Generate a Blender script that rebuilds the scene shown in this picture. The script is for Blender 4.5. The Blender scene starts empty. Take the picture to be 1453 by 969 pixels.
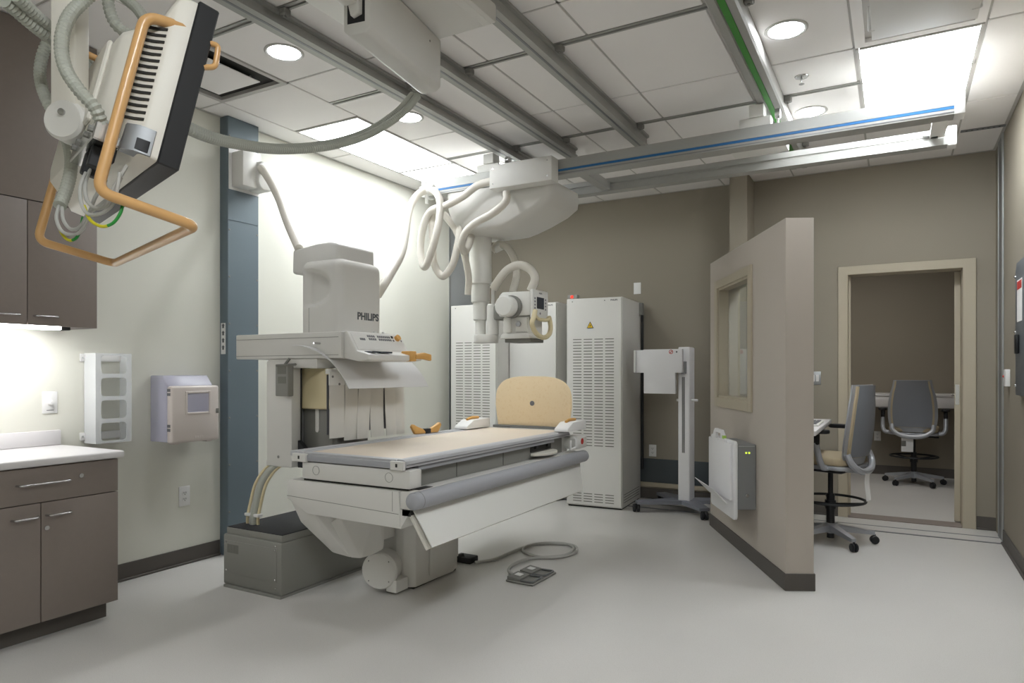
import bpy, bmesh, math, random
from mathutils import Vector, Matrix, Euler, noise
R = math.radians
PI = math.pi
scene = bpy.context.scene
COL = scene.collection

# ------------------------------------------------------------------ camera
cam_d = bpy.data.cameras.new('camera')
cam = bpy.data.objects.new('camera', cam_d)
COL.objects.link(cam)
cam_d.sensor_width = 36.0
cam_d.lens = 23.934
cam_d.shift_y = 0.02925
cam_d.clip_start = 0.05
cam.location = (0, 0, 1.27)
cam.rotation_euler = (R(90), 0, R(29.363))
scene.camera = cam

# ------------------------------------------------------------------ world, exposure
wd = bpy.data.worlds.new('world')
scene.world = wd
wd.use_nodes = True
wd.node_tree.nodes['Background'].inputs[0].default_value = (0.8, 0.85, 0.9, 1)
wd.node_tree.nodes['Background'].inputs[1].default_value = 0.05
vs = scene.view_settings
vs.view_transform = 'Standard'
vs.look = 'None'
vs.gamma = 1.0
vs.use_curve_mapping = False
vs.exposure = 1.54
E_LEFT = 4.4         # left ceiling panels
E_RIGHT = 10.0       # right ceiling panels
E_DOWN = 28.0         # downlights
E_STRIP = 14.0        # under-cabinet strip
CEIL = 3.035
XL, XR, YB, YF = -4.085, 0.70, 6.66, -1.6

# ------------------------------------------------------------------ materials
MATS = {}
def lin(h):
    h = h.lstrip('#')
    v = [int(h[i:i + 2], 16) / 255 for i in (0, 2, 4)]
    return tuple(((c / 12.92) if c <= 0.04045 else ((c + 0.055) / 1.055) ** 2.4) for c in v)

def mat(name, col, rough=0.5, metal=0.0, var=0.0, vscale=6.0, bump=0.0, bscale=200.0, spec=0.5,
        emit=None, trans=0.0, alpha=1.0, speck=None, coat=0.0):
    m = bpy.data.materials.new(name)
    m.use_nodes = True
    nt = m.node_tree
    b = nt.nodes['Principled BSDF']
    c = lin(col) if isinstance(col, str) else col
    b.inputs['Base Color'].default_value = (*c, 1)
    b.inputs['Roughness'].default_value = rough
    b.inputs['Metallic'].default_value = metal
    b.inputs['Specular IOR Level'].default_value = spec
    b.inputs['Coat Weight'].default_value = coat
    if trans: b.inputs['Transmission Weight'].default_value = trans
    if alpha < 1: b.inputs['Alpha'].default_value = alpha
    if emit is not None:
        b.inputs['Emission Color'].default_value = (*emit[0], 1)
        b.inputs['Emission Strength'].default_value = emit[1]
    tc = nt.nodes.new('ShaderNodeTexCoord')
    src = None
    if var > 0:
        n = nt.nodes.new('ShaderNodeTexNoise')
        n.inputs['Scale'].default_value = vscale
        n.inputs['Detail'].default_value = 4
        nt.links.new(tc.outputs['Object'], n.inputs['Vector'])
        mx = nt.nodes.new('ShaderNodeMix'); mx.data_type = 'RGBA'
        mx.inputs[6].default_value = (*[x * (1 - var) for x in c], 1)
        mx.inputs[7].default_value = (*[min(1, x * (1 + var)) for x in c], 1)
        nt.links.new(n.outputs['Fac'], mx.inputs[0])
        src = mx.outputs[2]
    if speck:
        n = nt.nodes.new('ShaderNodeTexNoise')
        n.inputs['Scale'].default_value = speck[1]
        n.inputs['Detail'].default_value = 2
        nt.links.new(tc.outputs['Object'], n.inputs['Vector'])
        rp = nt.nodes.new('ShaderNodeValToRGB')
        rp.color_ramp.elements[0].position = speck[2]
        rp.color_ramp.elements[1].position = speck[2] + 0.12
        nt.links.new(n.outputs['Fac'], rp.inputs[0])
        mx = nt.nodes.new('ShaderNodeMix'); mx.data_type = 'RGBA'
        mx.inputs[6].default_value = (*c, 1)
        mx.inputs[7].default_value = (*lin(speck[0]), 1)
        if src: nt.links.new(src, mx.inputs[6])
        nt.links.new(rp.outputs[0], mx.inputs[0])
        src = mx.outputs[2]
    if src: nt.links.new(src, b.inputs['Base Color'])
    if bump > 0:
        n = nt.nodes.new('ShaderNodeTexNoise')
        n.inputs['Scale'].default_value = bscale
        n.inputs['Detail'].default_value = 3
        nt.links.new(tc.outputs['Object'], n.inputs['Vector'])
        bp = nt.nodes.new('ShaderNodeBump')
        bp.inputs['Strength'].default_value = bump
        bp.inputs['Distance'].default_value = 0.002
        nt.links.new(n.outputs['Fac'], bp.inputs['Height'])
        nt.links.new(bp.outputs['Normal'], b.inputs['Normal'])
    MATS[name] = m
    return m

mat('wall_white', '#dcdbd0', 0.75, var=0.02, vscale=1.5, bump=0.08, bscale=300)
mat('wall_taupe', '#928a7c', 0.75, var=0.025, vscale=1.5, bump=0.08, bscale=300)
mat('partition_paint', '#b9b0a6', 0.7, var=0.02, vscale=2, bump=0.08, bscale=300)
mat('floor_vinyl', '#cfccc8', 0.34, var=0.07, vscale=1.3, speck=('#bfbcb5', 260, 0.56), spec=0.45)
mat('tile_white', '#f2efed', 0.9, var=0.015, vscale=3, bump=0.35, bscale=420, spec=0.2)
mat('grid_white', '#bdbab6', 0.6)
mat('slab_dark', '#3a3936', 0.9)
mat('base_vinyl', '#57524d', 0.55, spec=0.4)
mat('blue_vinyl', '#474d50', 0.5)
mat('frame_tan', '#b3a995', 0.5)
mat('laminate', '#857a73', 0.5, var=0.04, vscale=40)
mat('laminate_edge', '#6a605b', 0.5)
mat('counter_white', '#d9d6d6', 0.3, spec=0.5)
mat('white_plastic', '#e6e5e3', 0.4)
mat('offwhite_plastic', '#ddd9cf', 0.45)
mat('machine', '#dcdad5', 0.5, var=0.012, vscale=4, bump=0.05, bscale=500)
mat('machine_grey', '#8d8c86', 0.6, bump=0.1, bscale=500)
mat('machine_light', '#e2e1dc', 0.45)
mat('cream', '#d9cba4', 0.5)
mat('beige_handle', '#d3a56c', 0.33, coat=0.25)
mat('beige_top', '#e6d9c8', 0.5, var=0.02, vscale=30)
mat('beige_board', '#f6dfb9', 0.5, speck=('#f2d9af', 60, 0.55))
mat('orange_knob', '#dba75e', 0.4)
mat('aluminium', '#b4b6b8', 0.38, metal=0.75, var=0.03, vscale=20)
mat('aluminium_dark', '#86888a', 0.45, metal=0.7)
mat('rail_grey', '#a9a9a5', 0.5, metal=0.35)
mat('steel', '#c4c4c4', 0.25, metal=1.0)
mat('bumper_grey', '#a5a6ab', 0.5)
mat('edge_light', '#bfbfc2', 0.42)
mat('joint_pale', '#b4b8ba', 0.5, metal=0.2)
mat('sticker_green', '#a8cc58', 0.5)
mat('under_grey', '#84837e', 0.6)
mat('column_blue', '#68757d', 0.5, var=0.03, vscale=3)
mat('black', '#17181b', 0.45)
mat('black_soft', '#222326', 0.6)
mat('rubber_black', '#26262a', 0.75, bump=0.4, bscale=140)
mat('hose_grey', '#aeb0a6', 0.5)
mat('hose_white', '#dfdad0', 0.45)
mat('cable_grey', '#b2b1ac', 0.55)
mat('cable_yellow', '#c9c022', 0.5)
mat('cable_green', '#1f8a34', 0.5)
mat('stripe_blue', '#2c6ea8', 0.5)
mat('stripe_green', '#3f8f35', 0.5)
mat('text_grey', '#5b5d60', 0.5)
mat('button_grey', '#707074', 0.5)
mat('screen', '#3b4048', 0.2)
mat('red', '#c23a34', 0.5)
mat('red_led', '#d03020', 0.4, emit=(lin('#ff3020'), 0.6))
mat('green_led', '#d8e05a', 0.4, emit=(lin('#d8ff40'), 0.35))
mat('warn_yellow', '#e8c02a', 0.5)
mat('paper', '#e9e8e6', 0.7)
mat('vent_dark', '#2c2b28', 0.8)
mat('slot_grey', '#77766f', 0.7)
mat('sheet_white', '#dad9d8', 0.5)
mat('curtain', '#d9d6cf', 0.42, var=0.03, vscale=14, bump=0.15, bscale=40)
mat('detector_white', '#e8e7e8', 0.4)
mat('stand_grey', '#7c7e86', 0.45)
mat('box_grey', '#8a8b8c', 0.4, metal=0.3)
mat('chair_grey', '#7d8087', 0.55)
mat('chair_frame', '#a9abb0', 0.4, metal=0.3)
mat('chair_seat', '#b5a68a', 0.85, bump=0.3, bscale=300)
mat('panel_grey', '#62676c', 0.5)
mat('green_box', '#3c9c45', 0.5)
mat('lamp_left', '#ffffff', 0.6, emit=((0.92, 0.97, 1.0), E_LEFT))
mat('lamp_right', '#ffffff', 0.6, emit=((0.92, 0.965, 1.0), E_RIGHT))
mat('lamp_down', '#ffffff', 0.6, emit=((0.93, 0.965, 1.0), E_DOWN))
mat('lamp_strip', '#ffffff', 0.6, emit=((0.98, 0.99, 1.0), E_STRIP))
mat('lamp_inner_fill', '#ffffff', 0.6, emit=((1.0, 0.97, 0.92), 4.5))
mat('clear_purple', (0.70, 0.69, 0.84), 0.25, alpha=0.5)
mat('clear_white', (0.9, 0.92, 0.93), 0.25, alpha=0.55)
mat('dispenser_white', '#ddd3cd', 0.4)
gm = mat('glass', (0.9, 0.95, 0.93), 0.03, trans=1.0)

# ------------------------------------------------------------------ mesh builder
ROOTM = {}
TINY = {'buttons', 'screws', 'slots', 'side_slots', 'holder_slots', 'joint_strip_slots', 'door_locks', 'stalks'}   # pieces of a few pixels, joined
class MB:
    def __init__(s):
        s.v = []; s.f = []
    def add(s, verts, faces, M=None):
        o = len(s.v)
        for p in verts:
            p = Vector(p)
            s.v.append(M @ p if M else p)
        for f in faces: s.f.append([i + o for i in f])
        return s
    def bm(s, bm, M=None):
        bm.verts.index_update()
        s.add([v.co.copy() for v in bm.verts], [[v.index for v in f.verts] for f in bm.faces], M)
        bm.free()
        return s
    def box(s, x0, x1, y0, y1, z0, z1, bev=0.0, seg=2, M=None):
        bm = bmesh.new()
        vs_ = [bm.verts.new((x, y, z)) for x in (x0, x1) for y in (y0, y1) for z in (z0, z1)]
        for q in ((0, 1, 3, 2), (4, 6, 7, 5), (0, 4, 5, 1), (2, 3, 7, 6), (0, 2, 6, 4), (1, 5, 7, 3)):
            bm.faces.new([vs_[i] for i in q])
        if bev > 0:
            bmesh.ops.bevel(bm, geom=list(bm.edges), offset=bev, segments=seg, profile=0.5, affect='EDGES')
        return s.bm(bm, M)
    def prism(s, poly, axis, lo, hi, bev=0.0, seg=2, M=None):
        # poly: 2-D points; axis 'x': (y,z), 'y': (x,z), 'z': (x,y)
        def P3(p, t):
            return {'x': (t, p[0], p[1]), 'y': (p[0], t, p[1]), 'z': (p[0], p[1], t)}[axis]
        bm = bmesh.new()
        a = [bm.verts.new(P3(p, lo)) for p in poly]
        b = [bm.verts.new(P3(p, hi)) for p in poly]
        n = len(poly)
        bm.faces.new(a); bm.faces.new(list(reversed(b)))
        for i in range(n):
            bm.faces.new((a[i], b[i], b[(i + 1) % n], a[(i + 1) % n]))
        bmesh.ops.recalc_face_normals(bm, faces=list(bm.faces))
        if bev > 0:
            bmesh.ops.bevel(bm, geom=list(bm.edges), offset=bev, segments=seg, profile=0.5, affect='EDGES')
        return s.bm(bm, M)
    def rings(s, rings, cap=True, closed=False, M=None):
        n = len(rings[0]); o = []
        verts = [p for r in rings for p in r]
        faces = []
        m = len(rings)
        for i in range(m if closed else m - 1):
            j = (i + 1) % m
            for k in range(n):
                l = (k + 1) % n
                faces.append((i * n + k, i * n + l, j * n + l, j * n + k))
        if cap and not closed:
            faces.append(list(range(n - 1, -1, -1)))
            faces.append([(m - 1) * n + k for k in range(n)])
        return s.add(verts, faces, M)
    def cyl(s, p0, p1, r, seg=24, r2=None, M=None, bev=0.0):
        p0 = Vector(p0); p1 = Vector(p1)
        d = (p1 - p0); L = d.length; d.normalize()
        u = d.orthogonal().normalized(); w = d.cross(u)
        r2 = r if r2 is None else r2
        prof = [(0, r), (L, r2)]
        if bev > 0:
            prof = [(0, r - bev), (bev * 0.3, r - bev * 0.3), (bev, r), (L - bev, r2), (L - bev * 0.3, r2 - bev * 0.3), (L, r2 - bev)]
        rs = [[p0 + d * t + (u * math.cos(2 * PI * k / seg) + w * math.sin(2 * PI * k / seg)) * q for k in range(seg)] for t, q in prof]
        return s.rings(rs, M=M)
    def tube(s, pts, r, seg=10, res=8, corr=None, closed=False, smooth=True, M=None):
        path = spline(pts, res, closed) if smooth else [Vector(p) for p in pts]
        if corr:
            path = resample(path, corr[0] / 2)
        n = len(path)
        rs = []
        t0 = (path[1] - path[0]).normalized()
        u = t0.orthogonal().normalized()
        for i in range(n):
            if closed:
                t = (path[(i + 1) % n] - path[i - 1]).normalized()
            else:
                t = (path[min(i + 1, n - 1)] - path[max(i - 1, 0)]).normalized()
            u = (u - t * u.dot(t)).normalized()
            w = t.cross(u)
            q = r
            if corr: q = r * (1.0 if i % 2 else 1 - corr[1])
            rs.append([path[i] + (u * math.cos(2 * PI * k / seg) + w * math.sin(2 * PI * k / seg)) * q for k in range(seg)])
        return s.rings(rs, closed=closed, M=M)
    def lathe(s, prof, c, axis=(0, 0, 1), seg=32, M=None):
        c = Vector(c); d = Vector(axis).normalized()
        u = d.orthogonal().normalized(); w = d.cross(u)
        rs = [[c + d * t + (u * math.cos(2 * PI * k / seg) + w * math.sin(2 * PI * k / seg)) * max(q, 1e-4) for k in range(seg)] for q, t in prof]
        if prof[0] == prof[-1]: return s.rings(rs[:-1], closed=True, M=M)
        return s.rings(rs, M=M)
    def hull(s, pts):
        bm = bmesh.new()
        for p in pts: bm.verts.new(p)
        r = bmesh.ops.convex_hull(bm, input=list(bm.verts))
        bmesh.ops.delete(bm, geom=[v for v in bm.verts if not v.link_faces], context='VERTS')
        bmesh.ops.dissolve_limit(bm, angle_limit=R(3), verts=list(bm.verts), edges=list(bm.edges))
        bmesh.ops.bevel(bm, geom=list(bm.edges), offset=0.006, segments=2, profile=0.5, affect='EDGES')
        return s.bm(bm)
    def sphere(s, c, r, seg=16, M=None, sc=(1, 1, 1)):
        rs = []
        for i in range(1, 10):
            a = PI * i / 10
            rs.append([Vector(c) + Vector((sc[0] * r * math.sin(a) * math.cos(2 * PI * k / seg), sc[1] * r * math.sin(a) * math.sin(2 * PI * k / seg), -sc[2] * r * math.cos(a))) for k in range(seg)])
        return s.rings(rs, M=M)
    def sheet(s, grid, th, M=None):
        # grid[i][j] of points -> thin slab of thickness th
        n = len(grid); m = len(grid[0])
        G = [[Vector(p) for p in row] for row in grid]
        N = []
        for i in range(n):
            row = []
            for j in range(m):
                a = G[min(i + 1, n - 1)][j] - G[max(i - 1, 0)][j]
                b = G[i][min(j + 1, m - 1)] - G[i][max(j - 1, 0)]
                row.append(a.cross(b).normalized())
            N.append(row)
        V = [G[i][j] for i in range(n) for j in range(m)] + [G[i][j] - N[i][j] * th for i in range(n) for j in range(m)]
        K = n * m; F = []
        for i in range(n - 1):
            for j in range(m - 1):
                q = (i * m + j, (i + 1) * m + j, (i + 1) * m + j + 1, i * m + j + 1)
                F.append(q); F.append(tuple(K + x for x in reversed(q)))
        bd = [(i, 0) for i in range(n)] + [(n - 1, j) for j in range(1, m)] + [(i, m - 1) for i in range(n - 2, -1, -1)] + [(0, j) for j in range(m - 2, 0, -1)]
        for k in range(len(bd)):
            a = bd[k][0] * m + bd[k][1]; b2 = bd[(k + 1) % len(bd)]; b2 = b2[0] * m + b2[1]
            F.append((a, K + a, K + b2, b2))
        return s.add(V, F, M)
    def build(s, name, m, parent=None, world=False, ang=35, smooth=True):
        me = bpy.data.meshes.new(name)
        vs_ = s.v
        if world and parent is not None:
            inv = ROOTM[root_of(parent)].inverted()
            vs_ = [inv @ v for v in vs_]
        me.from_pydata([tuple(v) for v in vs_], [], s.f)
        bm = bmesh.new(); bm.from_mesh(me)
        bmesh.ops.recalc_face_normals(bm, faces=list(bm.faces))
        bm.to_mesh(me); bm.free()
        me.materials.append(MATS[m] if isinstance(m, str) else m)
        if smooth:
            for p in me.polygons: p.use_smooth = True
            me.set_sharp_from_angle(angle=R(ang))
        o = bpy.data.objects.new(name, me)
        COL.objects.link(o)
        if parent is not None: o.parent = parent
        if name in TINY: o['kind'] = 'stuff'
        return o

def root_of(o):
    while o.parent is not None: o = o.parent
    return o.name
def spline(pts, res=8, closed=False):
    P = [Vector(p) for p in pts]
    n = len(P); out = []
    rng = n if closed else n - 1
    for i in range(rng):
        p1 = P[i]; p2 = P[(i + 1) % n]
        p0 = P[i - 1] if (i > 0 or closed) else p1 + (p1 - p2)
        p3 = P[(i + 2) % n] if (i + 2 < n or closed) else p2 + (p2 - p1)
        # centripetal Catmull-Rom
        t0 = 0; t1 = t0 + max((p1 - p0).length, 1e-5) ** 0.5; t2 = t1 + max((p2 - p1).length, 1e-5) ** 0.5; t3 = t2 + max((p3 - p2).length, 1e-5) ** 0.5
        for k in range(res):
            t = t1 + (t2 - t1) * k / res
            a1 = p0 * ((t1 - t) / (t1 - t0)) + p1 * ((t - t0) / (t1 - t0))
            a2 = p1 * ((t2 - t) / (t2 - t1)) + p2 * ((t - t1) / (t2 - t1))
            a3 = p2 * ((t3 - t) / (t3 - t2)) + p3 * ((t - t2) / (t3 - t2))
            b1 = a1 * ((t2 - t) / (t2 - t0)) + a2 * ((t - t0) / (t2 - t0))
            b2 = a2 * ((t3 - t) / (t3 - t1)) + a3 * ((t - t1) / (t3 - t1))
            out.append(b1 * ((t2 - t) / (t2 - t1)) + b2 * ((t - t1) / (t2 - t1)))
    if not closed: out.append(P[-1])
    return out
def resample(path, step):
    out = [path[0].copy()]; acc = 0.0
    for a, b in zip(path, path[1:]):
        L = (b - a).length
        if L < 1e-9: continue
        t = step - acc
        while t <= L:
            out.append(a + (b - a) * (t / L)); t += step
        acc = L - (t - step)
    return out
def fillet(pts, r, n=6):
    # polyline with rounded corners
    P = [Vector(p) for p in pts]; out = [P[0]]
    for i in range(1, len(P) - 1):
        a = (P[i - 1] - P[i]); b = (P[i + 1] - P[i])
        rr = min(r, a.length * 0.45, b.length * 0.45)
        a.normalize(); b.normalize()
        p = P[i] + a * rr; q = P[i] + b * rr
        for k in range(n + 1):
            t = k / n
            out.append(p * (1 - t) ** 2 + P[i] * (2 * t * (1 - t)) + q * t ** 2)
    out.append(P[-1])
    return out
def rrect(w, h, r, n=6, cx=0, cy=0):
    pts = []
    for sx, sy, a0 in ((1, 1, 0), (-1, 1, 90), (-1, -1, 180), (1, -1, 270)):
        for k in range(n + 1):
            a = R(a0 + 90 * k / n)
            pts.append((cx + sx * (w / 2 - r) + r * math.cos(a), cy + sy * (h / 2 - r) + r * math.sin(a)))
    return pts
def thing(name, label, cat, loc=(0, 0, 0), rotz=0.0, group=None, M=None):
    o = bpy.data.objects.new(name, None)
    COL.objects.link(o)
    o.empty_display_size = 0.1
    if M is None:
        o.location = loc; o.rotation_euler = (0, 0, rotz)
        ROOTM[o.name] = Matrix.Translation(loc) @ Matrix.Rotation(rotz, 4, 'Z')
    else:
        o.matrix_world = M; ROOTM[o.name] = M
    o['label'] = label; o['category'] = cat
    if group: o['group'] = group
    return o
def tag(o, label, cat, group=None):
    o['label'] = label; o['category'] = cat
    if group: o['group'] = group
    ROOTM[o.name] = Matrix.Identity(4)
    return o
def struct(o):
    o['kind'] = 'structure'
    ROOTM[o.name] = Matrix.Identity(4)
    return o
def sbox(name, m, x0, x1, y0, y1, z0, z1, parent=None, bev=0.0):
    o = MB().box(x0, x1, y0, y1, z0, z1, bev).build(name, m, parent, world=parent is not None)
    if parent is None: struct(o)
    return o
def part(name, m, parent, world=True, ang=35, **k):
    raise NotImplementedError
def pbox(name, m, parent, b, bev=0.0, world=True, seg=2):
    return MB().box(*b, bev, seg).build(name, m, parent, world)
def text_mesh(name, body, size, m, parent, M, offset=0.0, ext=0.0006):
    cu = bpy.data.curves.new('lettering_curve', 'FONT')
    cu.body = body; cu.size = size; cu.offset = offset; cu.extrude = ext
    cu.align_x = 'LEFT'
    tmp = bpy.data.objects.new('lettering_tmp', cu)
    COL.objects.link(tmp)
    dg = bpy.context.evaluated_depsgraph_get()
    me = bpy.data.meshes.new_from_object(tmp.evaluated_get(dg))
    bpy.data.objects.remove(tmp); bpy.data.curves.remove(cu)
    inv = ROOTM[root_of(parent)].inverted()
    me.transform(inv @ M)
    me.materials.clear(); me.materials.append(MATS[m])
    me.name = name
    o = bpy.data.objects.new(name, me)
    COL.objects.link(o); o.parent = parent
    return o
def axes(o, x, y):
    x = Vector(x).normalized(); y = Vector(y).normalized(); z = x.cross(y)
    return Matrix(((x.x, y.x, z.x, o[0]), (x.y, y.y, z.y, o[1]), (x.z, y.z, z.z, o[2]), (0, 0, 0, 1)))

# ------------------------------------------------------------------ hose and cable paths (metres)
HOSE_A = [(-2.955, 3.450, 1.765), (-2.927, 3.460, 1.809), (-2.954, 3.600, 1.944), (-3.030, 3.800, 2.109), (-3.259, 4.200, 2.552), (-3.262, 4.320, 2.675), (-3.231, 4.380, 2.707), (-3.151, 4.360, 2.686), (-3.079, 4.330, 2.594), (-3.065, 4.300, 2.433), (-3.110, 4.280, 2.233), (-3.195, 4.290, 2.083), (-3.248, 4.310, 2.200), (-3.242, 4.330, 2.397), (-3.174, 4.340, 2.525), (-3.027, 4.340, 2.554), (-2.883, 4.360, 2.611), (-2.756, 4.370, 2.680), (-2.613, 4.380, 2.700)]
HOSE_B = [(-3.198, 4.400, 2.562), (-3.197, 4.390, 2.470), (-3.183, 4.380, 2.306), (-3.163, 4.380, 2.109), (-3.092, 4.390, 2.017), (-3.015, 4.400, 2.090), (-2.976, 4.420, 2.243), (-3.003, 4.500, 2.398), (-3.056, 4.600, 2.519)]
HOSE_C = [(-3.159, 4.500, 2.533), (-3.050, 4.500, 2.403), (-3.003, 4.520, 2.278), (-2.982, 4.550, 2.152), (-2.988, 4.600, 2.018), (-3.008, 4.620, 1.891)]
HOSE_D = [(-2.504, 4.370, 2.599), (-2.504, 4.360, 2.530), (-2.601, 4.340, 2.448), (-2.762, 4.340, 2.387), (-2.864, 4.360, 2.326), (-2.923, 4.400, 2.246), (-2.936, 4.460, 2.207), (-2.956, 4.550, 2.273), (-2.961, 4.600, 2.355)]
HOSE_E = [(-2.829, 4.720, 1.936), (-2.789, 4.720, 1.991), (-2.692, 4.710, 2.079), (-2.568, 4.700, 2.107), (-2.465, 4.700, 2.050), (-2.440, 4.700, 1.988), (-2.482, 4.710, 1.904)]
HOSE_F = [(-2.926, 4.860, 2.274), (-2.877, 4.880, 2.325), (-2.802, 4.880, 2.301), (-2.718, 4.860, 2.195), (-2.680, 4.840, 2.060), (-2.697, 4.800, 1.908)]
HOSE_COL = [(-3.840, 3.278, 2.678), (-3.760, 3.282, 2.580), (-3.640, 3.249, 2.441), (-3.470, 3.167, 2.249), (-3.270, 3.076, 2.046)]
HOSE_L1 = [(-1.987, 2.577, 2.580), (-1.980, 2.443, 2.448), (-2.025, 2.303, 2.329), (-2.057, 2.113, 2.226), (-2.080, 1.870, 2.140), (-2.056, 1.655, 2.092), (-2.010, 1.451, 2.067), (-1.979, 1.239, 2.096), (-1.937, 1.090, 2.122), (-1.913, 1.012, 2.139), (-1.856, 0.906, 2.145), (-1.804, 0.821, 2.156)]
HOSE_L2 = [(-1.955, 2.572, 2.565), (-1.940, 2.443, 2.440), (-1.990, 2.300, 2.316), (-2.027, 2.107, 2.210), (-2.060, 1.859, 2.125), (-2.039, 1.641, 2.077), (-1.992, 1.438, 2.048), (-1.960, 1.227, 2.071), (-1.930, 1.083, 2.094), (-1.921, 1.007, 2.120), (-1.868, 0.900, 2.127), (-1.826, 0.808, 2.143)]
HOSE_MA = [(-1.677, 0.961, 2.219), (-1.684, 0.911, 2.150), (-1.671, 0.873, 2.093), (-1.654, 0.848, 2.023), (-1.626, 0.841, 1.954), (-1.588, 0.851, 1.898), (-1.565, 0.875, 1.858), (-1.581, 0.901, 1.822), (-1.620, 0.925, 1.803)]
HOSE_MB = [(-2.050, 1.027, 2.220), (-2.052, 1.002, 2.140), (-2.036, 0.989, 2.073), (-2.000, 0.986, 2.007), (-1.961, 0.996, 1.943), (-1.905, 0.994, 1.870), (-1.856, 0.975, 1.802), (-1.823, 0.948, 1.737), (-1.796, 0.917, 1.679)]
HOSE_MC = [(-1.816, 1.044, 2.289), (-1.809, 1.047, 2.224), (-1.791, 1.058, 2.181), (-1.778, 1.088, 2.169), (-1.781, 1.121, 2.187), (-1.793, 1.137, 2.222), (-1.841, 1.144, 2.279), (-1.892, 1.139, 2.321), (-1.953, 1.139, 2.374)]
CAB1 = [(-1.798, 0.916, 1.679), (-1.782, 0.902, 1.643), (-1.760, 0.903, 1.610), (-1.725, 0.911, 1.599), (-1.684, 0.911, 1.609), (-1.649, 0.908, 1.646), (-1.618, 0.903, 1.674), (-1.586, 0.909, 1.712)]
CAB2 = [(-1.792, 0.920, 1.675), (-1.767, 0.910, 1.639), (-1.731, 0.908, 1.613), (-1.690, 0.908, 1.614), (-1.654, 0.905, 1.638), (-1.611, 0.907, 1.654), (-1.572, 0.917, 1.680), (-1.545, 0.920, 1.714)]
CAB3 = [(-1.657, 0.903, 1.737), (-1.648, 0.886, 1.699), (-1.624, 0.876, 1.653), (-1.600, 0.878, 1.628), (-1.563, 0.888, 1.629), (-1.542, 0.899, 1.648), (-1.534, 0.904, 1.680), (-1.538, 0.913, 1.722)]
CAB4 = [(-1.659, 0.914, 1.748), (-1.648, 0.897, 1.706), (-1.623, 0.888, 1.663), (-1.595, 0.893, 1.643), (-1.563, 0.899, 1.650), (-1.549, 0.907, 1.690), (-1.534, 0.927, 1.742)]
CABY1 = [(-1.793, 0.907, 1.642), (-1.770, 0.909, 1.605), (-1.745, 0.912, 1.588), (-1.719, 0.914, 1.591), (-1.700, 0.914, 1.611), (-1.684, 0.911, 1.637)]
CABY2 = [(-1.620, 0.879, 1.650), (-1.597, 0.880, 1.615), (-1.563, 0.888, 1.598), (-1.542, 0.899, 1.605), (-1.527, 0.908, 1.629), (-1.531, 0.917, 1.658)]
FOOTCABLE = [(-2.411, 3.789, 0.012), (-2.341, 3.905, 0.012), (-2.329, 4.094, 0.012), (-2.316, 4.275, 0.012), (-2.282, 4.407, 0.012), (-2.157, 4.501, 0.012), (-2.024, 4.506, 0.012), (-1.951, 4.392, 0.012), (-1.948, 4.267, 0.012), (-2.014, 4.148, 0.012), (-2.105, 4.117, 0.012), (-2.218, 4.156, 0.012), (-2.288, 4.224, 0.012), (-2.308, 4.347, 0.012), (-2.229, 4.472, 0.012), (-2.112, 4.526, 0.012), (-2.025, 4.483, 0.012), (-1.973, 4.380, 0.012), (-1.974, 4.232, 0.012), (-2.060, 4.133, 0.012), (-2.143, 4.036, 0.012), (-2.169, 3.887, 0.012), (-2.131, 3.746, 0.012), (-2.063, 3.681, 0.012), (-1.990, 3.656, 0.012)]

# ------------------------------------------------------------------ room shell
YB = 6.62
sbox('floor', 'floor_vinyl', XL - 0.12, 1.5, YF - 0.12, 9.75, -0.08, 0.0)
sbox('wall_left', 'wall_white', XL - 0.12, XL, YF - 0.12, YB + 0.16, 0, 3.1)
wb = MB()
wb.box(XL, -0.37, YB, YB + 0.16, 0, 3.1)
wb.box(0.49, XR + 0.5, YB, YB + 0.16, 0, 3.1)
wb.box(-0.37, 0.49, YB, YB + 0.16, 2.12, 3.1)
struct(wb.build('wall_back', 'wall_taupe'))
struct(MB().box(-1.294, -1.142, 6.28, YB, 0, CEIL - 0.002).build('wall_back_pilaster', 'wall_taupe'))
sbox('wall_right', 'wall_taupe', XR, XR + 0.12, YF - 0.12, YB, 0, 3.1)
sbox('wall_front', 'wall_white', XL - 0.12, XR + 0.12, YF - 0.12, YF, 0, 3.1)
ceiling = sbox('ceiling', 'slab_dark', XL - 0.12, XR + 0.12, YF - 0.12, YB + 0.16, 3.085, 3.14)

# inner room behind the doorway
sbox('wall_inner_back', 'wall_taupe', -2.0, 1.5, 9.6, 9.75, 0, 2.75)
sbox('wall_inner_left', 'wall_taupe', -2.1, -2.0, YB + 0.16, 9.75, 0, 2.75)
sbox('wall_inner_right', 'wall_taupe', 1.4, 1.5, YB + 0.16, 9.6, 0, 2.75)
sbox('ceiling_inner', 'tile_white', -2.1, 1.5, YB + 0.16, 9.75, 2.7, 2.8)
sbox('baseboard_inner', 'base_vinyl', -2.0, 1.4, 9.588, 9.6, 0, 0.11)

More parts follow.
